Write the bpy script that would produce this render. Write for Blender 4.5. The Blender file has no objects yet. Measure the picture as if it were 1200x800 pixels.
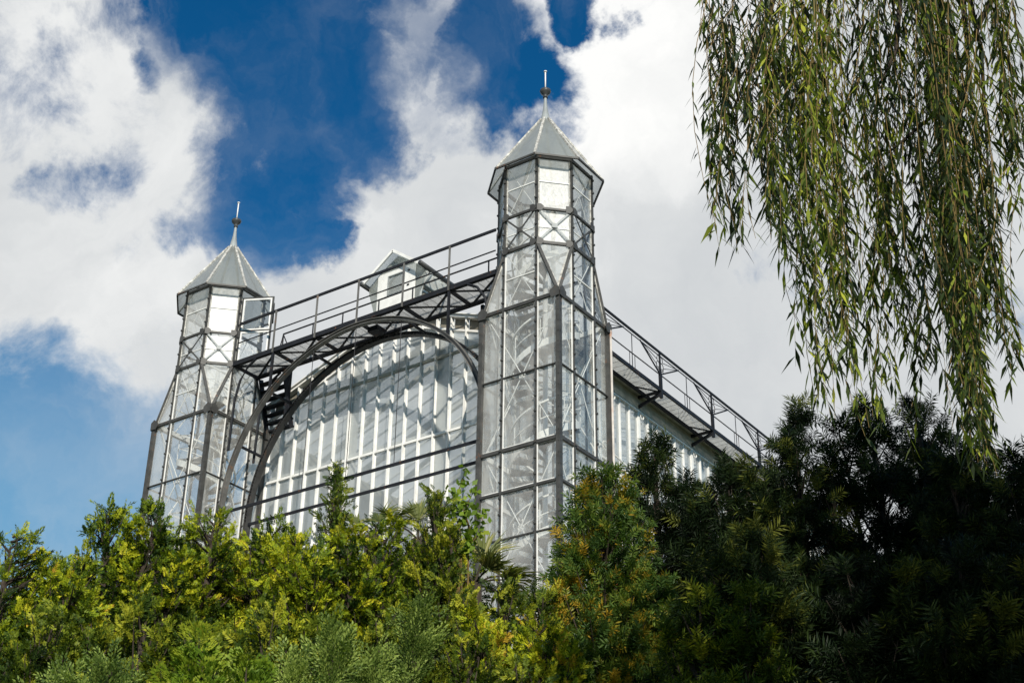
import bpy, math, random
import numpy as np
from mathutils import Vector, Matrix
R = math.radians
random.seed(7)
rng = np.random.default_rng(11)
sc = bpy.context.scene
col = sc.collection

# ------------------------------------------------------------------ camera
F_PX, PITCH, YAW, ROLL = 1698.77, 0.498126, 0.610371, 0.01287
ZO = 5.82
CAM = np.array([20.17025, -30.50406, -4.17318 + ZO])
_cp, _sp, _cy, _sy = math.cos(PITCH), math.sin(PITCH), math.cos(YAW), math.sin(YAW)
FWD = np.array([-_sy * _cp, _cy * _cp, _sp])
_r = np.array([_cy, _sy, 0.0])
_u = np.cross(_r, FWD)
RIGHT = _r * math.cos(ROLL) + _u * math.sin(ROLL)
UP = -_r * math.sin(ROLL) + _u * math.cos(ROLL)
HF = np.array([-_sy, _cy, 0.0])          # horizontal view heading
HR = np.array([_cy, _sy, 0.0])
cam = bpy.data.cameras.new('camera')
cam.sensor_width = 36.0
cam.lens = F_PX / 1200 * 36
cam.clip_end = 5000
cam_o = bpy.data.objects.new('camera', cam)
col.objects.link(cam_o)
m = Matrix(((RIGHT[0], UP[0], -FWD[0], CAM[0]), (RIGHT[1], UP[1], -FWD[1], CAM[1]),
            (RIGHT[2], UP[2], -FWD[2], CAM[2]), (0, 0, 0, 1)))
cam_o.matrix_world = m
sc.camera = cam_o


def ray(px, py):
    d = FWD + RIGHT * (px - 600) / F_PX - UP * (py - 400) / F_PX
    return d / np.linalg.norm(d)


def at(px, py, dist):
    """world point seen in direction px,py whose horizontal distance from the camera is dist"""
    d = ray(px, py)
    return CAM + d * dist / math.hypot(d[0], d[1])


# ------------------------------------------------------------------ sun / sky
SUN_AZ, SUN_EL = R(46), R(29)
SDIR = np.array([math.sin(SUN_AZ) * math.cos(SUN_EL), -math.cos(SUN_AZ) * math.cos(SUN_EL), math.sin(SUN_EL)])
sun = bpy.data.lights.new('sun', 'SUN')
sun.energy = 5.0
sun.angle = R(0.5)
sun.color = (1.0, 0.94, 0.83)
sun_o = bpy.data.objects.new('sun', sun)
col.objects.link(sun_o)
sun_o.rotation_euler = Vector(SDIR).to_track_quat('Z', 'Y').to_euler()
sun_o.location = (30, -40, 40)


class NT:
    def __init__(s, tree):
        s.t = tree
        s.t.nodes.clear()

    def n(s, typ, ins=None, **kw):
        nd = s.t.nodes.new(typ)
        for k, v in kw.items():
            setattr(nd, k, v)
        for k, v in (ins or {}).items():
            sock = nd.inputs[k]
            if isinstance(v, bpy.types.NodeSocket):
                s.t.links.new(v, sock)
            else:
                sock.default_value = v
        return nd

    def math(s, op, a, b=None, c=None, clamp=False):
        nd = s.t.nodes.new('ShaderNodeMath')
        nd.operation = op
        nd.use_clamp = clamp
        for i, v in enumerate((a, b, c)):
            if v is None:
                continue
            if isinstance(v, bpy.types.NodeSocket):
                s.t.links.new(v, nd.inputs[i])
            else:
                nd.inputs[i].default_value = v
        return nd.outputs[0]

    def smooth(s, v, lo, hi, a=0.0, b=1.0):
        nd = s.n('ShaderNodeMapRange', interpolation_type='SMOOTHSTEP')
        s.t.links.new(v, nd.inputs[0])
        nd.inputs[1].default_value = lo
        nd.inputs[2].default_value = hi
        nd.inputs[3].default_value = a
        nd.inputs[4].default_value = b
        return nd.outputs[0]

    def mixc(s, f, a, b, blend='MIX'):
        nd = s.n('ShaderNodeMix', data_type='RGBA', blend_type=blend)
        for sock, v in ((nd.inputs[0], f), (nd.inputs[6], a), (nd.inputs[7], b)):
            if isinstance(v, bpy.types.NodeSocket):
                s.t.links.new(v, sock)
            else:
                sock.default_value = v if not isinstance(v, tuple) or len(v) == 4 else (*v, 1)
        return nd.outputs[2]

    def noise(s, vec, scale, detail=4, rough=.55, dist=0.0):
        nd = s.n('ShaderNodeTexNoise', {'Scale': scale, 'Detail': detail, 'Roughness': rough, 'Distortion': dist})
        if vec is not None:
            s.t.links.new(vec, nd.inputs['Vector'])
        return nd

    def mixs(s, f, a, b):
        nd = s.n('ShaderNodeMixShader')
        if isinstance(f, bpy.types.NodeSocket):
            s.t.links.new(f, nd.inputs[0])
        else:
            nd.inputs[0].default_value = f
        s.t.links.new(a, nd.inputs[1])
        s.t.links.new(b, nd.inputs[2])
        return nd.outputs[0]


world = bpy.data.worlds.new('World')
sc.world = world
world.use_nodes = True
world.cycles.sampling_method = 'NONE'
w = NT(world.node_tree)
tc = w.n('ShaderNodeTexCoord')
gen = tc.outputs['Generated']
sky = w.n('ShaderNodeTexSky', sky_type='NISHITA')
sky.sun_disc = False
sky.sun_elevation = SUN_EL
sky.sun_rotation = math.pi - SUN_AZ
sky.altitude = 100
sky.air_density = 1.0
sky.dust_density = 0.4
sky.ozone_density = 2.5
# warp the direction for ragged cloud edges
def warp(vec, scale, detail, amp):
    wn = w.noise(gen, scale, detail, .6)
    wv = w.n('ShaderNodeVectorMath', operation='SUBTRACT')
    w.t.links.new(wn.outputs['Color'], wv.inputs[0])
    wv.inputs[1].default_value = (.5, .5, .5)
    ws = w.n('ShaderNodeVectorMath', operation='SCALE')
    w.t.links.new(wv.outputs[0], ws.inputs[0])
    ws.inputs['Scale'].default_value = amp
    wa = w.n('ShaderNodeVectorMath', operation='ADD')
    w.t.links.new(vec, wa.inputs[0])
    w.t.links.new(ws.outputs[0], wa.inputs[1])
    wnorm = w.n('ShaderNodeVectorMath', operation='NORMALIZE')
    w.t.links.new(wa.outputs[0], wnorm.inputs[0])
    return wnorm.outputs[0]


WD = warp(warp(gen, 4.5, 2, .13), 16.0, 6, .075)


def blob(px, py, r, amp=1.0, core=0.0):
    """a patch of the sky (direction + angular radius)"""
    c = ray(px, py)
    nd = w.n('ShaderNodeVectorMath', operation='DOT_PRODUCT')
    w.t.links.new(WD, nd.inputs[0])
    nd.inputs[1].default_value = tuple(c)
    ang = r / F_PX
    return w.smooth(nd.outputs['Value'], math.cos(ang), math.cos(ang * core), 0.0, amp)


def vmax(lst):
    o = lst[0]
    for x in lst[1:]:
        o = w.math('MAXIMUM', o, x)
    return o


def blobd(v, r, amp=1.0):
    nd = w.n('ShaderNodeVectorMath', operation='DOT_PRODUCT')
    w.t.links.new(WD, nd.inputs[0])
    nd.inputs[1].default_value = tuple(v / np.linalg.norm(v))
    return w.smooth(nd.outputs['Value'], math.cos(R(r)), 1.0, 0.0, amp)


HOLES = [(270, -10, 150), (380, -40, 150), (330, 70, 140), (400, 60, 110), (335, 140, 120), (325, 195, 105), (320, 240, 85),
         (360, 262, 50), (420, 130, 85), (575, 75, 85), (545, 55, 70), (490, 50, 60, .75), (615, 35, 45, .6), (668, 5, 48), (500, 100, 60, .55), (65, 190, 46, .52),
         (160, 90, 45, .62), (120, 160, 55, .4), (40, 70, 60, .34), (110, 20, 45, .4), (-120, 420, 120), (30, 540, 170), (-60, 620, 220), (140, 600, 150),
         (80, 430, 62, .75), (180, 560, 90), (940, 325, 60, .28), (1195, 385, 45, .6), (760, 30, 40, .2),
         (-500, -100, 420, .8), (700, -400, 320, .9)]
holes = vmax([blob(h[0], h[1], h[2] * 1.25, h[3] if len(h) > 3 else 1.0) for h in HOLES] + [blobd(np.array([.52, .72, .50]), 22), blobd(np.array([.60, .70, .25]), 12, .8)])  # the blobd gaps are unseen, added for blue reflections in the side panes
# wisps of cloud that reach into the blue
WISPS = [(350, 95, 45, .45), (200, 60, 60, .5), (470, 20, 60, .55), (520, 110, 50, .45), (600, 0, 60, .5), (230, 130, 40, .3), (385, 165, 30, .35), (470, 95, 35, .4)]
wisps = vmax([blob(*h) for h in WISPS])
f1 = w.noise(gen, 13.0, 9, .66, .3).outputs['Fac']
f2 = w.noise(WD, 2.3, 4, .55).outputs['Fac']
# unseen sky behind and overhead: noise cloud, thinned to lower the fill light
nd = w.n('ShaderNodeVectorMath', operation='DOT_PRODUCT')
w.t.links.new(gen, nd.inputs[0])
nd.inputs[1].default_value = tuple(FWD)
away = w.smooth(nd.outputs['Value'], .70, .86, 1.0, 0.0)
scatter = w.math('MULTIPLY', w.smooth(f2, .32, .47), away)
scatter = w.math('MULTIPLY', scatter, w.math('SUBTRACT', 1.0, blobd(np.array([-.57, -.69, .40]), 38, 1.0)))  # unseen cloud bank added for whiter reflections in the front panes
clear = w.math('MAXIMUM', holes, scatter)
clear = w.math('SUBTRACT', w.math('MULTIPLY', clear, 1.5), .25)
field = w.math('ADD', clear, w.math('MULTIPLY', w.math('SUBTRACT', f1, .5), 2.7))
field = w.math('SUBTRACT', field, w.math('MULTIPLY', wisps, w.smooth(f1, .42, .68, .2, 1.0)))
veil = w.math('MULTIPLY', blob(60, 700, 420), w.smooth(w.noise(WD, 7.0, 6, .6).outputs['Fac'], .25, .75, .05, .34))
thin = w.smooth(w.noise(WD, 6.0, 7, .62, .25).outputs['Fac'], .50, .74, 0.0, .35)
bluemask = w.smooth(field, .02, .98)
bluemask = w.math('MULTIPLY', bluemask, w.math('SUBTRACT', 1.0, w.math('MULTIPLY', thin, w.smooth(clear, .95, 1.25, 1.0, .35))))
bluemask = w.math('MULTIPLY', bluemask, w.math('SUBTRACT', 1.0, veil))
# cloud shade: bright folds and grey hollows
g1 = w.noise(WD, 3.2, 7, .6, .35).outputs['Fac']
g2 = w.noise(WD, 11.0, 6, .6).outputs['Fac']
GREY = [(60, 250, 170, .35), (1000, 180, 420, .45), (830, 300, 260, .4), (560, 250, 160, .25), (200, 330, 140, .2), (1100, 480, 300, .35)]
BRIGHT = [(760, 60, 220, .9), (60, 60, 160, .5), (150, 280, 190, .65), (430, 230, 120, .3), (80, 360, 150, .5), (700, 250, 150, .35)]
shade = w.math('ADD', w.math('MULTIPLY', g1, .75), w.math('MULTIPLY', g2, .25))
shade = w.math('ADD', shade, w.math('MULTIPLY', vmax([blob(*b) for b in BRIGHT]), .22))
shade = w.math('SUBTRACT', shade, w.math('MULTIPLY', vmax([blob(*b) for b in GREY]), .16))
cr = w.n('ShaderNodeValToRGB')
w.t.links.new(shade, cr.inputs[0])
e = cr.color_ramp.elements
e[0].position, e[0].color = .26, (.55, .58, .61, 1)
e[1].position, e[1].color = .71, (1.0, 1.0, .985, 1)
el = cr.color_ramp.elements.new(.5)
el.color = (.71, .73, .74, 1)
hs = w.n('ShaderNodeHueSaturation', {'Hue': .497, 'Saturation': 1.35, 'Value': 1.0, 'Fac': 1.0, 'Color': sky.outputs[0]})
blue = w.mixc(1.0, hs.outputs[0], (.30, .84, .94), 'MULTIPLY')
SKY_S = 0.10
sep = w.n('ShaderNodeSeparateXYZ', {'Vector': gen})
haze = w.smooth(sep.outputs['Z'], .56, .30, 0.0, .85)
blue = w.mixc(haze, blue, (1.55, 4.0, 6.3, 1))
bg1 = w.n('ShaderNodeBackground', {'Color': blue, 'Strength': SKY_S})
bg2 = w.n('ShaderNodeBackground', {'Color': cr.outputs[0], 'Strength': 1.0})
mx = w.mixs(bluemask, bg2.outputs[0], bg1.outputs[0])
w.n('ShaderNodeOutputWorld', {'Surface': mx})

# ------------------------------------------------------------------ materials
MATS = {}


def newmat(name):
    mt = bpy.data.materials.new(name)
    mt.use_nodes = True
    MATS[name] = mt
    return mt, NT(mt.node_tree)


def paint(name, base, var=.25, rough=.5, rust=0.0, rustcol=(.23, .085, .025), scale=3.0, metallic=0.0, flake=0.0):
    mt, t = newmat(name)
    co = t.n('ShaderNodeTexCoord').outputs['Object']
    n1 = t.noise(co, scale, 6, .65)
    dark = tuple(c * (1 - var) for c in base)
    lite = tuple(min(1, c * (1 + var)) for c in base)
    c = t.mixc(t.smooth(n1.outputs['Fac'], .3, .7), (*dark, 1), (*lite, 1))
    if rust:
        n2 = t.noise(co, scale * 1.7, 8, .7, .4)
        n3 = t.noise(co, scale * .45, 3, .5)
        k = t.math('MULTIPLY', t.smooth(n2.outputs['Fac'], .66 - rust * .3, .74 - rust * .2), t.smooth(n3.outputs['Fac'], .5, .62))
        c = t.mixc(k, c, (*rustcol, 1))
    if flake:
        n4 = t.noise(co, 6.5, 9, .8, 1.0)
        c = t.mixc(t.smooth(n4.outputs['Fac'], .40, .62), c, (.24, .23, .21, 1))
    bmp = t.n('ShaderNodeBump', {'Strength': .25, 'Distance': .01, 'Height': n1.outputs['Fac']})
    p = t.n('ShaderNodeBsdfPrincipled', {'Base Color': c, 'Roughness': rough, 'Metallic': metallic, 'Specular IOR Level': .3, 'Normal': bmp.outputs[0]})
    t.n('ShaderNodeOutputMaterial', {'Surface': p.outputs[0]})
    return mt


paint('frame_paint', (.058, .057, .054), .3, .5, .25)
paint('bridge_paint', (.011, .012, .016), .3, .6, .28, (.20, .09, .04))
paint('arch_paint', (.135, .13, .122), .35, .42, .4, (.24, .12, .06), 2.0)
paint('rear_arch_paint', (.045, .044, .043), .3, .5, .3, (.20, .09, .04))
paint('white_paint', (.80, .79, .76), .1, .45, .05, (.35, .2, .1))
paint('flaking_paint', (.62, .60, .55), .3, .6, .1, (.3, .2, .12), 5.0, flake=1.0)
paint('rusty_pipe', (.55, .5, .45), .2, .6, 1.2, (.42, .13, .02), 2.2)
paint('beige_board', (.42, .40, .34), .2, .7)
paint('recess_board', (.23, .21, .17), .3, .7)
paint('grey_lead', (.30, .32, .32), .15, .45)
paint('dark_lead', (.055, .058, .06), .2, .4)
paint('galvanised', (.40, .41, .42), .2, .45)
paint('step_metal', (.19, .18, .165), .2, .6)
paint('stone_base', (.33, .30, .26), .25, .8, scale=1.2)
paint('bark', (.045, .034, .025), .4, .9, scale=7)
paint('willow_twig', (.17, .115, .04), .3, .6, scale=5)
paint('plaster_inside', (.45, .45, .43), .2, .8)


def glass(name, milk_lo, milk_hi, tint=(.93, .95, .95), milkcol=(.72, .74, .73), rough=.08, ior=1.6, scale=1.1, trans=.5, gmul=1.0, bump=.25, dirt=0.0):
    mt, t = newmat(name)
    co = t.n('ShaderNodeTexCoord').outputs['Object']
    mp = t.n('ShaderNodeMapping', {'Vector': co, 'Scale': (1, 1, .45)})
    n1 = t.noise(mp.outputs[0], scale, 5, .6, .6)
    n2 = t.noise(mp.outputs[0], scale * 9, 4, .6)
    v = t.math('ADD', t.math('MULTIPLY', n1.outputs['Fac'], .8), t.math('MULTIPLY', n2.outputs['Fac'], .2))
    oi = t.n('ShaderNodeObjectInfo').outputs['Random']
    v = t.math('ADD', v, t.math('MULTIPLY', t.math('SUBTRACT', oi, .5), .22))
    milk = t.smooth(v, .30, .70, milk_lo, milk_hi)
    tr = t.n('ShaderNodeBsdfTransparent', {'Color': (*tint, 1)})
    df = t.n('ShaderNodeBsdfDiffuse', {'Color': (*milkcol, 1)})
    tl = t.n('ShaderNodeBsdfTranslucent', {'Color': (*milkcol, 1)})
    dt = t.mixs(trans, df.outputs[0], tl.outputs[0])
    body = t.mixs(milk, tr.outputs[0], dt)
    bmp = t.n('ShaderNodeBump', {'Strength': bump, 'Distance': .02, 'Height': n1.outputs['Fac']})
    n3 = t.noise(co, scale * 5, 7, .7, .5)
    gcol = t.mixc(t.math('MULTIPLY', t.smooth(n3.outputs['Fac'], .35, .7), dirt), (1, 1, 1, 1), (.25, .25, .24, 1))
    gl = t.n('ShaderNodeBsdfGlossy', {'Color': gcol, 'Roughness': rough, 'Normal': bmp.outputs[0]})
    # Schlick reflectance that is the same from either side of a pane
    lw = t.n('ShaderNodeLayerWeight', {'Blend': .5})
    f0 = ((ior - 1) / (ior + 1)) ** 2
    fr = t.math('ADD', t.math('MULTIPLY', t.math('POWER', lw.outputs['Facing'], 5.0), 1 - f0), f0)
    s = t.mixs(t.math('MULTIPLY', fr, gmul, clamp=True), body, gl.outputs[0])
    t.n('ShaderNodeOutputMaterial', {'Surface': s})
    return mt


glass('tower_glass', .05, .48, milkcol=(.86, .84, .79), ior=2.0, rough=.05, trans=.35, bump=.05, scale=.55, dirt=.2)
glass('frosted_glass', .4, .72, milkcol=(.80, .80, .77), rough=.38, ior=1.6, bump=.35, scale=2.2, dirt=.55)
glass('hip_glass', .45, .7, milkcol=(.84, .85, .83), rough=.3, ior=1.2, bump=.3, scale=3)
glass('gable_glass', .42, .62, milkcol=(.52, .555, .565), rough=.12, scale=.35, trans=.4, bump=.08)
glass('hall_roof_glass', .25, .5, milkcol=(.8, .82, .8), rough=.2, scale=.9, trans=.6)
glass('roof_glass', .6, .85, milkcol=(.46, .48, .45), rough=.2, scale=.9, bump=.1, dirt=.4)
glass('clear_glass', .04, .14, rough=.04)


def leaf(name, ramp, rough=.5, trans=.3, tcol=(1.1, 1.25, .45), spec=.35):
    mt, t = newmat(name)
    a = t.n('ShaderNodeAttribute', attribute_name='tint').outputs['Fac']
    oi = t.n('ShaderNodeObjectInfo').outputs['Random']
    f = t.math('ADD', a, t.math('MULTIPLY', t.math('SUBTRACT', oi, .5), .12), clamp=True)
    cr = t.n('ShaderNodeValToRGB')
    t.t.links.new(f, cr.inputs[0])
    els = cr.color_ramp.elements
    els[0].position, els[0].color = ramp[0][0], (*ramp[0][1], 1)
    els[1].position, els[1].color = ramp[-1][0], (*ramp[-1][1], 1)
    for p, c in ramp[1:-1]:
        els.new(p).color = (*c, 1)
    p = t.n('ShaderNodeBsdfPrincipled', {'Base Color': cr.outputs[0], 'Roughness': rough, 'Specular IOR Level': spec})
    tcl = t.mixc(1.0, cr.outputs[0], (*tcol, 1), 'MULTIPLY')
    tl = t.n('ShaderNodeBsdfTranslucent', {'Color': tcl})
    t.n('ShaderNodeOutputMaterial', {'Surface': t.mixs(trans, p.outputs[0], tl.outputs[0])})
    return mt


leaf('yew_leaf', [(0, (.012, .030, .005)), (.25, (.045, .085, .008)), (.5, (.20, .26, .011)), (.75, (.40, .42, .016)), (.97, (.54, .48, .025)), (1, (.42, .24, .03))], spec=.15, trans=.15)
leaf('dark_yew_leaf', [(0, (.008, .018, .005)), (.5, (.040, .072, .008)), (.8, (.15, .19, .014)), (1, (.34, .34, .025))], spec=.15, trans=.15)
leaf('spruce_leaf', [(0, (.02, .045, .010)), (.5, (.065, .125, .025)), (.8, (.15, .21, .03)), (.93, (.32, .26, .025)), (1, (.48, .27, .02))], spec=.25)
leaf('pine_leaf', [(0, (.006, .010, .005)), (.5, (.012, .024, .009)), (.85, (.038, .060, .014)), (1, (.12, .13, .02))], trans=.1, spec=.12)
leaf('juniper_leaf', [(0, (.022, .05, .011)), (.5, (.115, .175, .034)), (1, (.32, .40, .09))], spec=.2)
leaf('thuja_leaf', [(0, (.06, .12, .010)), (.5, (.16, .25, .018)), (1, (.32, .36, .03))], spec=.2)
leaf('palm_leaf', [(0, (.05, .075, .018)), (.5, (.13, .155, .04)), (1, (.42, .38, .14))], spec=.4)
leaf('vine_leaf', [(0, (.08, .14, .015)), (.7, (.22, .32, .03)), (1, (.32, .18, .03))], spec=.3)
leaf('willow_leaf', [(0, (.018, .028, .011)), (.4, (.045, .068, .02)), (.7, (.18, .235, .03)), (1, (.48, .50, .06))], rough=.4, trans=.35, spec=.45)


def ground_mat():
    mt, t = newmat('grass_ground')
    co = t.n('ShaderNodeTexCoord').outputs['Object']
    n1 = t.noise(co, .35, 6, .6)
    n2 = t.noise(co, 14, 6, .7)
    c = t.mixc(n1.outputs['Fac'], (.03, .055, .012, 1), (.07, .09, .025, 1))
    c = t.mixc(t.smooth(n2.outputs['Fac'], .4, .7), c, (.045, .04, .02, 1))
    b = t.n('ShaderNodeBump', {'Strength': .6, 'Distance': .05, 'Height': n2.outputs['Fac']})
    p = t.n('ShaderNodeBsdfPrincipled', {'Base Color': c, 'Roughness': .9, 'Normal': b.outputs[0]})
    t.n('ShaderNodeOutputMaterial', {'Surface': p.outputs[0]})


ground_mat()


# ------------------------------------------------------------------ mesh helpers
def V(*a):
    return np.array(a, float)


def unit(v):
    v = np.asarray(v, float)
    return v / (np.linalg.norm(v) + 1e-12)


class MB:
    def __init__(s):
        s.v, s.f = [], []

    def add(s, vs, fs):
        o = len(s.v)
        s.v += [tuple(map(float, x)) for x in vs]
        s.f += [tuple(i + o for i in f) for f in fs]
        return s

    def beam(s, p0, p1, wd, ht, up=(0, 0, 1)):
        p0, p1 = V(*p0), V(*p1)
        d = unit(p1 - p0)
        up = V(*up)
        if abs(np.dot(d, unit(up))) > .98:
            up = V(1, 0, 0) if abs(d[0]) < .9 else V(0, 1, 0)
        sd = unit(np.cross(d, up))
        u2 = np.cross(sd, d)
        a, b = sd * wd / 2, u2 * ht / 2
        vs = [p + i * a + j * b for p in (p0, p1) for i, j in ((-1, -1), (1, -1), (1, 1), (-1, 1))]
        return s.add(vs, [(0, 1, 2, 3), (7, 6, 5, 4), (0, 4, 5, 1), (1, 5, 6, 2), (2, 6, 7, 3), (3, 7, 4, 0)])

    def box(s, lo, hi):
        (x0, y0, z0), (x1, y1, z1) = lo, hi
        vs = [(x0, y0, z0), (x1, y0, z0), (x1, y1, z0), (x0, y1, z0), (x0, y0, z1), (x1, y0, z1), (x1, y1, z1), (x0, y1, z1)]
        return s.add(vs, [(3, 2, 1, 0), (4, 5, 6, 7), (0, 1, 5, 4), (1, 2, 6, 5), (2, 3, 7, 6), (3, 0, 4, 7)])

    def tube(s, pts, r, n=6, r2=None):
        pts = [V(*p) for p in pts]
        k = len(pts)
        rings = []
        for i, p in enumerate(pts):
            d = unit(pts[min(i + 1, k - 1)] - pts[max(i - 1, 0)])
            ref = V(0, 0, 1) if abs(d[2]) < .9 else V(1, 0, 0)
            x = unit(np.cross(d, ref))
            y = np.cross(d, x)
            rr = r if r2 is None else r + (r2 - r) * i / (k - 1)
            rings.append([p + rr * (x * math.cos(2 * math.pi * j / n) + y * math.sin(2 * math.pi * j / n)) for j in range(n)])
        vs = [q for rg in rings for q in rg]
        fs = [(i * n + j, i * n + (j + 1) % n, (i + 1) * n + (j + 1) % n, (i + 1) * n + j) for i in range(k - 1) for j in range(n)]
        fs += [tuple(range(n - 1, -1, -1)), tuple((k - 1) * n + j for j in range(n))]
        return s.add(vs, fs)

    def lathe(s, prof, c=(0, 0), n=20):
        vs = [(c[0] + r * math.cos(2 * math.pi * j / n), c[1] + r * math.sin(2 * math.pi * j / n), z) for r, z in prof for j in range(n)]
        k = len(prof)
        fs = [(i * n + j, i * n + (j + 1) % n, (i + 1) * n + (j + 1) % n, (i + 1) * n + j) for i in range(k - 1) for j in range(n)]
        return s.add(vs, fs)

    def poly(s, pts):
        return s.add(pts, [tuple(range(len(pts)))])

    def slab(s, pts, off):
        """polygon thickened by vector off"""
        n = len(pts)
        off = V(*off)
        vs = [V(*p) for p in pts] + [V(*p) + off for p in pts]
        fs = [tuple(range(n - 1, -1, -1)), tuple(range(n, 2 * n))] + [(i, (i + 1) % n, n + (i + 1) % n, n + i) for i in range(n)]
        return s.add(vs, fs)


def tilt(pts, n, amt=.012):
    """old panes never sit quite flat: lean one pane a little in its frame"""
    a, b, c = rng.normal(0, amt, 3)
    k = len(pts)
    ctr = sum(V(*p) for p in pts) / k
    out = []
    for p in pts:
        q = V(*p)
        side = np.dot(q - ctr, np.cross(V(0, 0, 1), n))
        out.append(q + V(*n) * np.clip(a * side + b * (q[2] - ctr[2]) * .5, -.02, .02))
    return out


def rootloc(p):
    while p.parent is not None:
        p = p.parent
    return np.array(p.location)


def obj(name, mb, mat, parent=None, smooth=False, label=None):
    me = bpy.data.meshes.new(name)
    v = np.array(mb.v)
    if parent is not None:
        v = v - rootloc(parent)
    me.from_pydata(v.tolist(), [], mb.f)
    for mm in (mat if isinstance(mat, list) else [mat]):
        me.materials.append(MATS[mm])
    if smooth:
        me.polygons.foreach_set('use_smooth', [True] * len(me.polygons))
    me.update()
    o = bpy.data.objects.new(name, me)
    col.objects.link(o)
    if parent is not None:
        o.parent = parent
    if label:
        o['label'] = label
    return o


def thing(name, label, cat, loc, group=None):
    o = bpy.data.objects.new(name, None)
    o.empty_display_size = .3
    col.objects.link(o)
    o.location = loc
    o['label'] = label
    o['category'] = cat
    if group:
        o['group'] = group
    return o


# ------------------------------------------------------------------ building dimensions
A, B, D = 1.3, .5624, 13.458
CX = -D / 2
hk, h1, h2, h3 = 16.315 + ZO, 18.222 + ZO, 19.386 + ZO, 21.31 + ZO
hA, hB, hC, ht = 11.922 + ZO, 10.701 + ZO, 9.383 + ZO, 14.116 + ZO
hD = 7.4 + ZO
h_eave = 21.06 + ZO
hapex, hball, htip = 23.665 + ZO, 24.702 + ZO, 25.54 + ZO
OCT = [(B, -A), (A, -B), (A, B), (B, A), (-B, A), (-A, B), (-A, -B), (-B, -A)]


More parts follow.
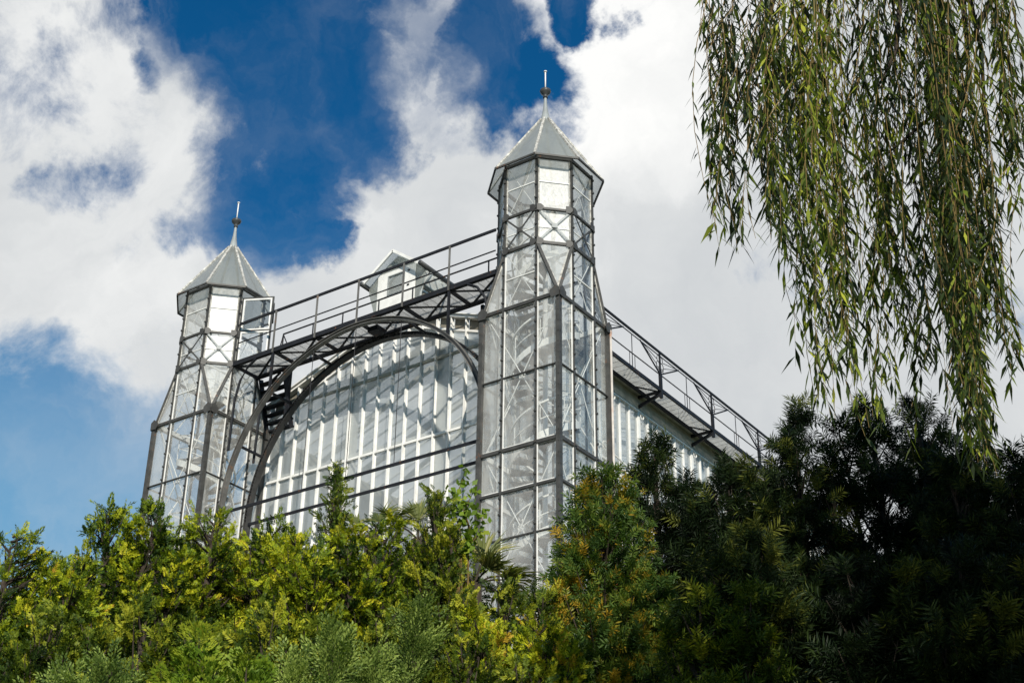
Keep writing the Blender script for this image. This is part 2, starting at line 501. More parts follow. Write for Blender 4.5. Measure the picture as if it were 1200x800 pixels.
def tower(cx, side, label):
    """side: +1 when the footbridge meets its +x face, -1 for its -x face"""
    T = thing('stair_tower', label, 'tower', (cx, 0, 0), 'glazed stair towers of the glasshouse')
    P = lambda x, y, z: (cx + x, y, z)
    faces = [(V(0, -1, 0), V(1, 0, 0)), (V(1, 0, 0), V(0, 1, 0)), (V(0, 1, 0), V(-1, 0, 0)), (V(-1, 0, 0), V(0, -1, 0))]

    def fp(n, t, u, z, off=0.0):
        p = n * (A + off) + t * u
        return (cx + p[0], p[1], z)
    obj('plinth', MB().box((cx - A - .12, -A - .12, 0), (cx + A + .12, A + .12, 1.2)), 'stone_base', T)
    levels = [1.2, 4.0, hD - 3.2, hD, hC, hB, hA, ht, hk]
    wid = {1.2: .1, 4.0: .06, hD - 3.2: .1, hD: .1, hC: .035, hB: .07, hA: .1, ht: .03, hk: .1}
    # corner posts: riveted angles
    for sx in (-1, 1):
        for sy in (-1, 1):
            m_ = MB().box((cx + sx * A - .066, sy * A - .066, 1.2), (cx + sx * A + .066, sy * A + .066, hk))
            for z in np.arange(10, hk - .1, .33):
                for dx, dy in ((.045, .068), (.068, .045)):
                    q = (cx + sx * (A + dx if dx > .05 else A - .02 + dx), sy * (A + dy if dy > .05 else A - .02 + dy), z)
                    m_.box((q[0] - .012, q[1] - .012, z - .012), (q[0] + .012, q[1] + .012, z + .012))
            cp_ = obj('corner_post', m_, 'frame_paint', T)
            g = MB()
            for i in (0, 1):
                n = V(sx, 0, 0) if i == 0 else V(0, sy, 0)
                t = V(0, sy, 0) if i == 0 else V(sx, 0, 0)
                c = n * (A + .092) + t * (A - .03)
                pts = [c + t * u + V(0, 0, z) for u, z in ((-.2, hk - .07), (-.13, hk - .17), (.11, hk - .15), (.11, hk + .1), (-.02, hk + .2), (-.2, hk + .06))]
                g.slab([(cx + q[0], q[1], q[2]) for q in pts], n * .02)
            obj('gusset_plate', g, 'frame_paint', cp_)
    # transom rings
    for z in levels:
        wz = wid[z]
        m_ = MB()
        for n, t in faces:
            m_.beam(fp(n, t, -A + .08, z, 0), fp(n, t, A - .08, z, 0), .07, wz)
        ring = obj('transom', m_, 'frame_paint', T)
        if wz > .06:
            m_ = MB()
            for n, t in faces:
                m_.beam(fp(n, t, -A + .09, z + .05 - .01, -.065), fp(n, t, A - .09, z + .05 - .01, -.065), .04, wz + .05)
            obj('inner_frame', m_, 'white_paint', ring)
    # mullions running up into the octagon, each with its white inner bar
    for i, (x, y) in enumerate(OCT):
        nrm = V(0, math.copysign(1, y), 0) if abs(y) > abs(x) else V(math.copysign(1, x), 0, 0)
        tn = V(-nrm[1], nrm[0], 0)
        m_ = MB().beam(P(x, y, 1.2), P(x, y, h3), .055, .075, nrm)
        for z in np.arange(9, h3 - .1, .46):
            q = V(x, y, 0) + nrm * .05
            m_.beam(P(*(q[:2] - tn[:2] * .04), z), P(*(q[:2] + tn[:2] * .04), z), .04, .05)
        mu = obj('mullion', m_, 'frame_paint', T)
        q = V(x, y, 0) - nrm * .012
        obj('glazing_bar', MB().beam(P(q[0], q[1], 1.25), P(q[0], q[1], h1), .108, .03, nrm), 'white_paint', mu)
        # upper white frame strip set on both neighbouring octagon faces
        q2 = V(x, y, 0) * .975
        obj('glazing_bar', MB().beam(P(q2[0], q2[1], h1 + .02), P(q2[0], q2[1], h3 - .05), .14, .03, unit(V(x, y, 0))), 'flaking_paint', mu)
    # octagon rings with gussets
    for z, wz in ((h1, .09), (h2, .07), (h3 - .1, .09)):
        m_ = MB()
        for i in range(8):
            p, q = V(*OCT[i], 0), V(*OCT[(i + 1) % 8], 0)
            n = unit(V((p + q)[0], (p + q)[1], 0))
            m_.beam(P(*(p[:2]), z), P(*(q[:2]), z), .075, wz)
            if z < h3 - .2:
                e_ = unit(q - p)
                for c, sg in ((p, 1), (q, -1)):
                    cc = c + n * .058 + e_ * sg * .09
                    pts = [cc + e_ * u + V(0, 0, z + k) for u, k in ((-.1, -.1), (.02, -.12), (.1, -.03), (.1, .05), (.02, .12), (-.1, .12))]
                    pts = [(P(*(c_[:2]), c_[2])) for c_ in pts]
                    m_.slab(pts, n * .018)
        obj('octagon_ring', m_, 'frame_paint', T)
    # hip braces: from every square corner up to two octagon corners
    for sx in (-1, 1):
        for sy in (-1, 1):
            K = V(sx * A, sy * A, hk)
            up = unit(V(sx, sy, .4))
            for q in ((sx * B, sy * A), (sx * A, sy * B)):
                hb = obj('hip_brace', MB().beam(P(*K), P(q[0], q[1], h1), .09, .07, up), 'frame_paint', T)
                K2, q2 = K * V(.965, .965, 1) + V(0, 0, .12), V(q[0] * .955, q[1] * .955, h1 - .02)
                obj('glazing_bar', MB().beam(P(*K2), P(*q2), .13, .04, up), 'flaking_paint', hb)
            tri = [P(sx * (A - .03), sy * (A - .03), hk), P(sx * B, sy * (A - .03), h1), P(sx * (A - .03), sy * B, h1)]
            obj('pane', MB().poly(tri), 'hip_glass', T)
    # panes of the square shaft
    zs = [1.2, hD - 3.2, hD, hA, hk]
    for n, t in faces:
        for z0, z1 in zip(zs[:-1], zs[1:]):
            for u0, u1 in ((-A, -B), (-B, B), (B, A)):
                e0, e1 = u0 + .03, u1 - .03
                obj('pane', MB().poly(tilt([fp(n, t, e0, z0 + .03, -.05), fp(n, t, e1, z0 + .03, -.05), fp(n, t, e1, z1 - .03, -.05), fp(n, t, e0, z1 - .03, -.05)], n)), 'tower_glass', T)
            rod = MB()
            zc = (z0 + z1) / 2
            o_ = -.13
            rod.tube([fp(n, t, -A + .12, z0 + .1, o_), fp(n, t, A - .12, z1 - .1, o_)], .017, 5)
            rod.tube([fp(n, t, -A + .12, z1 - .1, o_ - .04), fp(n, t, A - .12, z0 + .1, o_ - .04)], .017, 5)
            ring = [fp(n, t, .09 * math.cos(a_), zc + .09 * math.sin(a_), o_ - .02) for a_ in np.linspace(0, 2 * math.pi, 13)]
            rod.tube(ring, .02, 5)
            if z0 >= hD - 4:
                obj('tie_rods', rod, 'white_paint', T)
        # bay between kink and octagon
        obj('pane', MB().poly([fp(n, t, -B + .03, hk + .03, -.03), fp(n, t, B - .03, hk + .03, -.03), fp(n, t, B - .03, h1 - .03, -.03), fp(n, t, -B + .03, h1 - .03, -.03)]), 'tower_glass', T)
        for sg in (-1, 1):
            obj('pane', MB().poly([fp(n, t, sg * (A - .06), hk + .04, -.03), fp(n, t, sg * (B + .03), hk + .04, -.03), fp(n, t, sg * (B + .03), h1 - .06, -.03)]), 'tower_glass', T)
        rod = MB()
        zc = (hk + h1) / 2
        rod.tube([fp(n, t, -B + .06, hk + .1, -.1), fp(n, t, B - .06, h1 - .1, -.1)], .016, 5)
        rod.tube([fp(n, t, -B + .06, h1 - .1, -.13), fp(n, t, B - .06, hk + .1, -.13)], .016, 5)
        rod.beam(fp(n, t, -B + .04, zc, -.02), fp(n, t, B - .04, zc, -.02), .03, .03)
        obj('tie_rods', rod, 'white_paint', T)
    # octagon storey
    door_face = 1 if side > 0 else 5
    for i in range(8):
        p, q = V(*OCT[i], 0), V(*OCT[(i + 1) % 8], 0)
        diag = i % 2 == 0
        n = unit(V((p + q)[0], (p + q)[1], 0))
        e_ = unit(q - p)
        L = np.linalg.norm(q - p)
        f_ = lambda u, z, off: P(*(p + e_ * u + n * off)[:2], z)
        gm = 'frosted_glass' if diag else 'tower_glass'
        if i != door_face:
            for z0, z1 in ((h1, h2), (h2, h3)):
                obj('pane', MB().poly([f_(.03, z0 + .03, -.03), f_(L - .03, z0 + .03, -.03), f_(L - .03, z1 - .12, -.03), f_(.03, z1 - .12, -.03)]), gm, T)
            x_ = MB()
            x_.beam(f_(.06, h1 + .06, .03), f_(L - .06, h2 - .06, .03), .055, .015, n)
            x_.beam(f_(.06, h2 - .06, .046), f_(L - .06, h1 + .06, .046), .055, .015, n)
            x_.beam(f_(L / 2 - .08, (h1 + h2) / 2, .062), f_(L / 2 + .08, (h1 + h2) / 2, .062), .15, .014, n)
            obj('cross_brace', x_, 'frame_paint' if not diag else 'grey_lead', T)
            r_ = MB()
            zc = (h2 + h3) / 2
            r_.tube([f_(.07, h2 + .06, -.07), f_(L - .07, h3 - .16, -.07)], .011, 5)
            r_.tube([f_(.07, h3 - .16, -.1), f_(L - .07, h2 + .06, -.1)], .011, 5)
            r_.beam(f_(.05, zc, -.015), f_(L - .05, zc, -.015), .025, .03)
            r_.beam(f_(.05, (h1 + h2) / 2 - .05, -.015), f_(L - .05, (h1 + h2) / 2 - .05, -.015), .025, .025)
            obj('tie_rods', r_, 'white_paint', T)
    # roof
    k = 1.26
    zt = hapex - .12
    roof = obj('roof', MB(), 'roof_glass', T) if False else None
    eave = MB()
    E_ = [V(k * x, k * y, h_eave) for x, y in OCT]
    TOP = [V(.125 * x, .125 * y, zt) for x, y in OCT]
    for i in range(8):
        eave.beam(P(*E_[i]), P(*E_[(i + 1) % 8]), .05, .06)
    roof = obj('roof', eave, 'frame_paint', T)
    for i in range(8):
        j = (i + 1) % 8
        obj('roof_pane', MB().poly([P(*E_[i]), P(*E_[j]), P(*TOP[j]), P(*TOP[i])]), 'roof_glass', roof)
        u_ = unit(V(OCT[i][0], OCT[i][1], 1.2))
        obj('roof_rib', MB().beam(P(*(E_[i] + V(0, 0, .03))), P(*(TOP[i] + V(0, 0, .03))), .075, .05, u_), 'flaking_paint', roof)
    fin = obj('finial', MB().lathe([(.17, zt - .08), (.155, zt + .02), (.11, hapex + .15), (.07, hapex + .4), (.048, hapex + .7), (.042, hball - .2)], (cx, 0)), 'grey_lead', T, True)
    obj('finial_cup', MB().lathe([(.04, hball - .24), (.075, hball - .235), (.075, hball - .18), (.06, hball - .17), (.075, hball - .12), (.15, hball - .05),
                                  (.18, hball + .03), (.165, hball + .07), (.06, hball + .1), (.0, hball + .11)], (cx, 0)), 'dark_lead', fin, True)
    obj('spike', MB().tube([(cx, 0, hball + .08), (cx, 0, htip - .03)], .022, 8).lathe([(0, htip + .01), (.05, htip), (.05, htip - .03), (0, htip - .04)], (cx, 0), 10), 'white_paint', fin, True)
    # eave lining: dark fascia under the overhang
    # floor of the octagon room
    obj('landing', MB().slab([P(x * .9, y * .9, h1 - .08) for x, y in OCT[:]], (0, 0, .05)), 'step_metal', T) if False else None
    # door
    zb, zh = h1 + .06, h1 + 2.62
    if side > 0:
        hx, hy = A, -B + .1
        ang = R(27)
    else:
        hx, hy = -A, B - .06
        ang = R(-90)
    ex = V(math.cos(ang), math.sin(ang), 0)
    nd_ = V(-ex[1], ex[0], 0)
    W_ = 1.12 if side > 0 else 1.0
    o0 = V(hx, hy, 0)
    dp = lambda u, z, off=0.0: P(*(o0 + ex * u + nd_ * off)[:2], z)
    fr = MB()
    zm_ = zb + 1.25
    for u in (.03, W_ - .03):
        fr.beam(dp(u, zb), dp(u, zh), .06, .05, nd_)
    for z in (zb + .03, zm_, zh - .03):
        fr.beam(dp(.06, z), dp(W_ - .06, z), .05, .06)
    dr = obj('door', fr, 'frame_paint', T)
    inn = MB()
    for z0, z1 in ((zb + .06, zm_ - .03), (zm_ + .03, zh - .06)):
        inn.beam(dp(.085, z0, -.012), dp(.085, z1, -.012), .05, .04, nd_)
        inn.beam(dp(W_ - .085, z0, -.012), dp(W_ - .085, z1, -.012), .05, .04, nd_)
        inn.beam(dp(.11, z0 + .025, -.012), dp(W_ - .11, z0 + .025, -.012), .04, .05)
        inn.beam(dp(.11, z1 - .025, -.012), dp(W_ - .11, z1 - .025, -.012), .04, .05)
        obj('door_pane', MB().poly([dp(.07, z0, .01), dp(W_ - .07, z0, .01), dp(W_ - .07, z1, .01), dp(.07, z1, .01)]), 'clear_glass', dr)
    obj('door_lining', inn, 'white_paint', dr)
    obj('door_handle', MB().beam(dp(W_ - .1, zm_ + .18, -.07), dp(W_ - .22, zm_ + .18, -.07), .03, .03).beam(dp(W_ - .1, zm_ + .18, -.01), dp(W_ - .1, zm_ + .18, -.08), .03, .03), 'dark_lead', dr)
    return T


TR = tower(0, -1, 'tall octagon-topped glass stair tower in the centre of the photo, the nearer of the two')
TL = tower(-D, 1, 'glass stair tower at the left end of the bridge, with its top door standing open')
# rusty rainwater pipe on the back corner of the near tower
obj('downpipe', MB().tube([(A + .1, A + .02, 9), (A + .1, A + .02, hk - .05)], .035, 8), 'rusty_pipe', TR, True, 'rust-streaked white downpipe')


# ------------------------------------------------------------------ spiral stairs
def spiral(cx, dirn, label, th0):
    S = thing('spiral_staircase', label, 'staircase', (cx, 0, 1.2), 'spiral staircases inside the towers')
    rise, nt = 2.8, 14
    z0, z1 = 11.2, h1 - .05
    th = lambda z: th0 + dirn * 2 * math.pi * (z - z0) / rise
    obj('centre_pole', MB().tube([(cx, 0, 1.2), (cx, 0, z1 + 1.0)], .075, 12), 'white_paint', S, True)
    N = int((z1 - z0) / rise * nt)
    r0, r1 = .06, .98
    for i in range(N):
        z = z0 + i * rise / nt
        a0, a1 = th(z), th(z + rise / nt * 1.15)
        pts = [(cx + r0 * math.cos(a0), r0 * math.sin(a0), z), (cx + r1 * math.cos(a0), r1 * math.sin(a0), z),
               (cx + r1 * math.cos(a1), r1 * math.sin(a1), z), (cx + r0 * math.cos(a1), r0 * math.sin(a1), z)]
        obj('step', MB().slab(pts, (0, 0, .04)), 'step_metal', S)
        if i % 2 == 0:
            am = (a0 + a1) / 2
            obj('baluster', MB().tube([(cx + r1 * math.cos(am), r1 * math.sin(am), z), (cx + r1 * math.cos(am), r1 * math.sin(am), z + .98)], .014, 5), 'white_paint', S)
    for nm, dz, h_, w_ in (('stringer', .02, .2, .03), ('handrail', .98, .05, .05), ('middle_rail', .5, .025, .025)):
        m_ = MB()
        zz = np.arange(z0, z1, rise / 36)
        for za, zb in zip(zz[:-1], zz[1:]):
            a, b = th(za), th(zb)
            m_.beam((cx + r1 * math.cos(a), r1 * math.sin(a), za + dz), (cx + r1 * math.cos(b), r1 * math.sin(b), zb + dz), w_, h_)
        obj(nm, m_, 'white_paint', S)
    return S


spiral(0, 1, 'white-railed spiral staircase inside the nearer central tower', 2.2)
spiral(-D, -1, 'white-railed spiral staircase inside the left-hand tower', .6)

# ------------------------------------------------------------------ footbridge between the towers
zd = 18.22 + ZO
G = thing('footbridge', 'black iron footbridge on a double arch slung between the two glass towers', 'footbridge', (CX, 0, 9))
xl, xr = -D + A, -A
yf, yb = -.59, .59
gm = MB()
for y in np.arange(yf + .06, yb - .05, .045):
    gm.box((xl, y - .004, zd + .03), (xr, y + .004, zd + .055))
for x in np.arange(xl + .05, xr - .03, .3):
    gm.box((x - .006, yf + .05, zd + .032), (x + .006, yb - .05, zd + .052))
obj('deck_grating', gm, 'galvanised', G)
for y in (yf, yb):
    obj('edge_beam', MB().beam((xl, y, zd), (xr, y, zd), .06, .16).beam((xl, y + (.05 if y < 0 else -.05), zd - .07), (xr, y + (.05 if y < 0 else -.05), zd - .07), .1, .02), 'bridge_paint', G)
npan = 6
xs = np.linspace(xl + .05, xr - .05, npan + 1)
for i, x in enumerate(xs):
    obj('cross_beam', MB().beam((x, yf + .035, zd - .03), (x, yb - .035, zd - .03), .07, .1), 'bridge_paint', G)
for x0, x1 in zip(xs[:-1], xs[1:]):
    b_ = MB().beam((x0, yf + .05, zd - .075), (x1, yb - .05, zd - .075), .07, .03).beam((x0, yb - .05, zd - .11), (x1, yf + .05, zd - .11), .07, .03)
    obj('diagonal_brace', b_, 'bridge_paint', G)
posts = [-10.3, -8.48, -6.73, -4.89, -3.1]
zr = 19.715 + ZO
fr_ = obj('handrail', MB().beam((xl + .15, yf, zr), (xr - .1, yf, zr), .055, .085), 'bridge_paint', G)
obj('middle_rail', MB().tube([(xl + .15, yf, 18.98 + ZO), (xr - .1, yf, 18.98 + ZO)], .022, 6), 'bridge_paint', G)
for x in posts:
    obj('railing_post', MB().beam((x, yf - .045, zd - .1), (x, yf - .045, zr - .02), .05, .045), 'grey_lead' if False else 'arch_paint', G)
bx0, bx1 = -11.1, -2.33
zb_ = 19.60 + ZO
obj('handrail', MB().tube([(xl + .95, yb, zd + .9), (bx0, yb, zb_), (bx1, yb, zb_), (xr - .2, yb, zb_)], .028, 6), 'bridge_paint', G)
obj('middle_rail', MB().tube([(bx0, yb, 18.95 + ZO), (xr - .1, yb, 18.95 + ZO)], .02, 6), 'bridge_paint', G)
for x in (bx0, -9.75, -8.44, -6.9, -5.5, -4.09, -2.5):
    obj('railing_post', MB().tube([(x, yb, zd), (x, yb, zb_)], .024, 6), 'bridge_paint', G)
obj('railing_brace', MB().tube([(bx0, yb, zb_ - .02), (bx0 + .55, yb - .1, zd + .4)], .02, 6), 'bridge_paint', G)
# arches
AC, AR, AXC = 12.88 + ZO, 5.17, CX
for y, wy, mat in ((yf, .17, 'arch_paint'), (yb, .22, 'rear_arch_paint')):
    pts = [(AXC + AR * math.cos(t), AC + AR * math.sin(t)) for t in np.linspace(0, math.pi, 73)]
    pts = [(AXC + AR, z) for z in (4.0, 10, 14.0)] + pts + [(AXC - AR, z) for z in (14.0, 10, 4.0)]
    m_ = MB()

    def strip(rad0, rad1, y0, y1):
        ring = []
        for i, (x, z) in enumerate(pts):
            p = V(x, z)
            d = unit(V(*pts[min(i + 1, len(pts) - 1)]) - V(*pts[max(i - 1, 0)]))
            nrm = V(d[1], -d[0])
            ring.append([(p + nrm * rad0), (p + nrm * rad1)])
        vs, fs = [], []
        for a_, b_ in ring:
            vs += [(a_[0], y0, a_[1]), (b_[0], y0, b_[1]), (b_[0], y1, b_[1]), (a_[0], y1, a_[1])]
        for i in range(len(ring) - 1):
            for j in range(4):
                fs.append((i * 4 + j, i * 4 + (j + 1) % 4, i * 4 + 4 + (j + 1) % 4, i * 4 + 4 + j))
        fs += [(3, 2, 1, 0), tuple(len(vs) - 4 + j for j in range(4))]
        m_.add(vs, fs)
    strip(-.058, -.04, y - wy / 2, y + wy / 2)
    strip(.04, .058, y - wy / 2, y + wy / 2)
    if y < 0:
        strip(-.04, .04, y - .015, y + .015)
    ar = obj('arch_rib', m_, mat, G, label='grey front arch rib with rust patches' if y < 0 else 'rear arch rib with dark lattice web')
    if y > 0:
        m_ = MB()
        na = 150
        for i in range(na):
            t0 = math.pi * i / na
            t1 = math.pi * (i + 1) / na
            c0, c1 = (math.cos(t0), math.sin(t0)), (math.cos(t1), math.sin(t1))
            m_.beam((AXC + AR * c0[0], y - wy / 2 + .01, AC + AR * c0[1]), (AXC + AR * c1[0], y + wy / 2 - .01, AC + AR * c1[1]), .03, .05, (c0[0], 0, c0[1]))
        obj('lattice', m_, 'bridge_paint', ar)
for t in (R(25), R(47), R(68), R(112), R(133), R(155)):
    x, z = AXC + AR * math.cos(t), AC + AR * math.sin(t)
    obj('arch_strut', MB().beam((x, yf + .12, z), (x, yb - .17, z), .07, .07), 'bridge_paint', G)
for y in (yf, yb):
    obj('tie_bar', MB().beam((AXC - AR + .05, y, 12.84 + ZO), (xr - .62, y, 12.84 + ZO), .05, .09), 'bridge_paint', G)
    obj('edge_hanger', MB().beam((-2.75, y + .1, zd - .1), (-2.75, y + .1, 16.1 + ZO), .13, .1).beam((-10.72, y + .1, zd - .1), (-10.72, y + .1, 16.1 + ZO), .13, .1) if y > 0 else
        MB().beam((-10.3, y, zd - .1), (-10.3, y, AC + 3.8), .07, .07).beam((-3.1, y, zd - .1), (-3.1, y, AC + 3.75), .07, .07), 'bridge_paint', G)
for x in (-8.48, -6.73, -4.89):
    obj('hanger_rod', MB().tube([(x, yf - .02, AC + math.sqrt(AR ** 2 - (x - AXC) ** 2) - .08), (x, yf - .02, 12.86 + ZO)], .012, 5), 'bridge_paint', G)
# spandrel brackets where the deck meets each tower
for sx, x in ((1, xl), (-1, xr)):
    for y in (yf, yb):
        obj('end_bracket', MB().tube([(x + sx * 1.1, y, zd - .1), (x + sx * .75, y, zd - .3), (x + sx * .45, y, zd - .75), (x + sx * .3, y, zd - 1.4), (x + sx * .25, y, zd - 3.2)], .045, 6), 'bridge_paint', G)
obj('floodlight', MB().box((AXC + .15, yf + .35, zd - .3), (AXC + .55, yf + .75, zd - .13)), 'bridge_paint', G)

# dark access stair from the bridge down to the gable roof on the left
ST = thing('access_stair', 'short black iron stair under the left end of the footbridge', 'stairs', (-11.7, .9, 20))
for i in range(7):
    z, y = 18.0 + ZO - i * .26, .72 + i * .09
    obj('tread', MB().box((-12.1, y, z), (-11.05, y + .22, z + .05)), 'bridge_paint', ST)
for x in (-12.12, -11.03):
    obj('stringer', MB().beam((x, .75, 18.2 + ZO), (x, 1.3, 16.35 + ZO), .04, .2, (0, 1, 0)), 'bridge_paint', ST)

# ------------------------------------------------------------------ the hall
H = thing('glasshouse_hall', 'long white-barred glasshouse hall behind the footbridge and towers', 'glasshouse', (CX, 14, 0))
YG, YE = 1.47, 29.0
XR_, XL_ = -.31, -D + .31
ridge = 19.47 + ZO + .02
sl = .37
rake = lambda x: ridge - sl * abs(x - CX)
bars = [-12.09 + .5843 * k for k in range(19)]
edges = [xl - .02] + bars + [xr + .02]
TRZ = [1.2, 4.0, 7.0, 9.3 + ZO - 3.2, 9.3 + ZO, 11.98 + ZO, 14.6 + ZO, 17.27 + ZO]
obj('plinth', MB().box((XL_ - .1, YG - .1, 0), (XR_ + .1, YE + .1, 1.2)), 'stone_base', H)
for x in bars:
    gb = obj('glazing_bar', MB().box((x - .02, YG - .11, 1.2), (x + .02, YG - .02, rake(x) - .08)), 'white_paint', H)
    obj('bar_flange', MB().box((x - .042, YG - .018, 1.2), (x + .042, YG + .004, rake(x) - .08)), 'white_paint', gb)
for x in (-8.62, -4.95):
    obj('gable_column', MB().box((x - .14, YG + .04, 1.2), (x + .14, YG + .3, rake(x) - .5)), 'white_paint', H)
for z in TRZ[1:]:
    hw = (ridge - .5 - z) / sl
    x0, x1 = max(xl, CX - hw), min(xr, CX + hw)
    top = z > 22
    m_ = MB().box((x0, YG - .075, z - .05), (x1, YG - .021, z + .05)) if top else MB().box((x0, YG - .09, z - .05), (x1, YG - .021, z + .03)).box((x0, YG + .06, z + .11), (x1, YG + .14, z + .22))
    obj('transom', m_, 'beige_board' if top else 'white_paint', H)
VH = .52
for a_, b_ in zip(edges[:-1], edges[1:]):
    za, zb2 = rake(a_) - VH, rake(b_) - VH
    pts = [(a_ + .03, YG - .005, 1.25), (b_ - .03, YG - .005, 1.25), (b_ - .03, YG - .005, zb2)]
    if a_ < CX < b_:
        pts.append((CX, YG - .005, rake(CX) - VH))
    pts.append((a_ + .03, YG - .005, za))
    obj('pane', MB().poly(pts), 'gable_glass', H)
    pts = [(a_ + .03, YG + .06, za), (b_ - .03, YG + .06, zb2), (b_ - .03, YG + .06, zb2 + VH - .05), (a_ + .03, YG + .06, za + VH - .05)]
    obj('vent_panel', MB().slab(pts, (0, .03, 0)), 'recess_board', H)
for sg in (-1, 1):
    x_e = XR_ if sg > 0 else XL_
    p0 = lambda dz, y: (CX, y, ridge + dz)
    p1 = lambda dz, y: (x_e, y, rake(x_e) + dz)
    rk = obj('rake_board', MB().beam(p1(-.03, YG - .04), p0(-.03, YG - .04), .2, .09).beam(p1(.035, YG - .06), p0(.035, YG - .06), .3, .03), 'white_paint', H)
    obj('lower_rail', MB().beam(p1(-VH, YG - .03), p0(-VH, YG - .03), .09, .07), 'white_paint', rk)
# interior trusses seen dimly through the glass
for y in (3.2, 6.7, 10.2, 13.7, 17.2, 20.7, 24.2):
    m_ = MB()
    for sg in (-1, 1):
        x_e = XR_ - .15 if sg > 0 else XL_ + .15
        m_.beam((x_e, y, 1.2), (x_e, y, rake(x_e) - .3), .16, .2)
        m_.beam((x_e, y, rake(x_e) - .3), (CX, y, ridge - .3), .14, .22)
        m_.beam((x_e, y, rake(x_e) - 2.2), (CX, y, ridge - 1.3), .1, .14)
    obj('truss', m_, 'white_paint', H)
# side walls: thick posts every 1.76 m, thin bars between
WH = 15.90 + ZO
for xs_, sg in ((XR_, 1), (XL_, -1)):
    ys = np.arange(2.24, YE, .5868)
    for i, y in enumerate(ys):
        thick = i % 3 == 0
        w_ = .065 if thick else .022
        obj('side_post' if thick else 'glazing_bar', MB().box((xs_ + (-.1 if sg > 0 else -.06), y - w_, 1.2), (xs_ + (.06 if sg > 0 else .1), y + w_, WH - .03)), 'white_paint', H)
    ye_ = [YG + .1] + [y for i, y in enumerate(ys) if i % 3 == 0] + [YE]
    for y0, y1 in zip(ye_[:-1], ye_[1:]):
        if y1 - y0 > .2:
            obj('pane', MB().poly([(xs_, y0, 1.2), (xs_, y1, 1.2), (xs_, y1, WH), (xs_, y0, WH)]), 'gable_glass', H)
            p_ = obj('fascia_panel', MB().box((min(xs_, xs_ + sg * .05), y0 + .012, WH + .05), (max(xs_, xs_ + sg * .05), y1 - .012, 16.42 + ZO)), 'beige_board', H)
    m_ = MB().box((xs_ - .07, YG + .1, WH - .03), (xs_ + .07, YE, WH + .03))
    for z in (14.6 + ZO - 1.1, 11.98 + ZO, 14, 9, 5):
        m_.box((xs_ - .05, YG + .1, z - .04), (xs_ + .05, YE, z + .04))
    obj('window_head', m_, 'white_paint', H)
    so = MB()
    so.box((min(xs_, xs_ + sg * .26), YG + .1, 16.43 + ZO), (max(xs_, xs_ + sg * .26), YE, 16.47 + ZO))
    so.box((min(xs_ + sg * .0, xs_ + sg * .2), YG + .1, 16.48 + ZO), (max(xs_, xs_ + sg * .2), YE, rake(xs_) + .02))
    obj('soffit', so, 'beige_board', H)
    obj('drip_mould', MB().box((min(xs_, xs_ + sg * .09), YG + .1, WH + .032), (max(xs_, xs_ + sg * .09), YE, WH + .048)), 'grey_lead', H)
# rear gable
obj('rear_gable', MB().slab([(XL_, YE, 1.2), (XR_, YE, 1.2), (XR_, YE, rake(XR_)), (CX, YE, ridge), (XL_, YE, rake(XL_))], (0, .06, 0)), 'gable_glass', H)
# roof
rp = MB()
for sg in (-1, 1):
    x_e = XR_ + .22 if sg > 0 else XL_ - .22
    rp.poly([(CX, YG, ridge + .02), (CX, YE + .1, ridge + .02), (x_e, YE + .1, rake(x_e) + .02), (x_e, YG, rake(x_e) + .02)])
roof_o = obj('roof', rp, 'hall_roof_glass', H)
rb = MB()
for y in np.arange(YG + .3, YE, .6):
    for x_e in (XR_ + .22, XL_ - .22):
        rb.beam((x_e, y, rake(x_e) + .05), (CX, y, ridge + .05), .05, .05)
obj('roof_bars', rb, 'white_paint', roof_o)
# diagonal winding shafts of the side vents
m_ = MB()
m_.tube([(XR_ + .13, 2.3, 14.0 + ZO), (XR_ + .13, 6.6, 13.35 + ZO)], .03, 6)
m_.tube([(XR_ + .13, 5.0, 13.75 + ZO), (XR_ + .13, 6.4, 12.2 + ZO)], .025, 6)
for y, z in ((3.5, 13.82), (5.1, 13.58)):
    m_.tube([(XR_ + .14, y + .14 * math.cos(a_), z + ZO + .14 * math.sin(a_)) for a_ in np.linspace(0, 6.283, 13)], .025, 5)
for y in np.arange(2.24, 20, 1.76):
    m_.tube([(XR_ + .11, y + .1 + .09 * math.cos(a_), 15.72 + ZO + .09 * math.sin(a_)) for a_ in np.linspace(0, 6.283, 11)], .02, 5)
obj('vent_gear', m_, 'white_paint', H)

# ------------------------------------------------------------------ roof lantern on the ridge
LX, LY = CX, 1.2
LN = thing('roof_lantern', 'small white boarded cabin with a square window on the roof ridge behind the bridge', 'roof cabin', (LX, LY, 19.3 + ZO))
zw0, ze, za = 19.25 + ZO, 20.72 + ZO, 21.62 + ZO
hw, he, ln = .80, 1.2, 2.3
wz0, wz1, wx = 20.12 + ZO, 20.86 + ZO, .36
zt_ = 21.02 + ZO
m_ = MB()
for x0, x1, z0, z1 in ((-hw, -wx, zw0, zt_), (wx, hw, zw0, zt_), (-wx, wx, zw0, wz0), (-wx, wx, wz1, zt_)):
    m_.box((LX + x0, LY, z0), (LX + x1, LY + .05, z1))
m_.box((LX - hw, LY + .05, zw0), (LX - hw + .05, LY + ln, zt_)).box((LX + hw - .05, LY + .05, zw0), (LX + hw, LY + ln, zt_)).box((LX - hw, LY + ln, zw0), (LX + hw, LY + ln + .05, zt_))
obj('wall', m_, 'white_paint', LN)
for x in np.arange(-hw + .12, hw, .16):
    pass
win = MB()
for x0, x1, z0, z1 in ((-wx, -wx + .035, wz0, wz1), (wx - .035, wx, wz0, wz1), (-wx + .035, wx - .035, wz0, wz0 + .035), (-wx + .035, wx - .035, wz1 - .035, wz1)):
    win.box((LX + x0, LY - .02, z0), (LX + x1, LY + .03, z1))
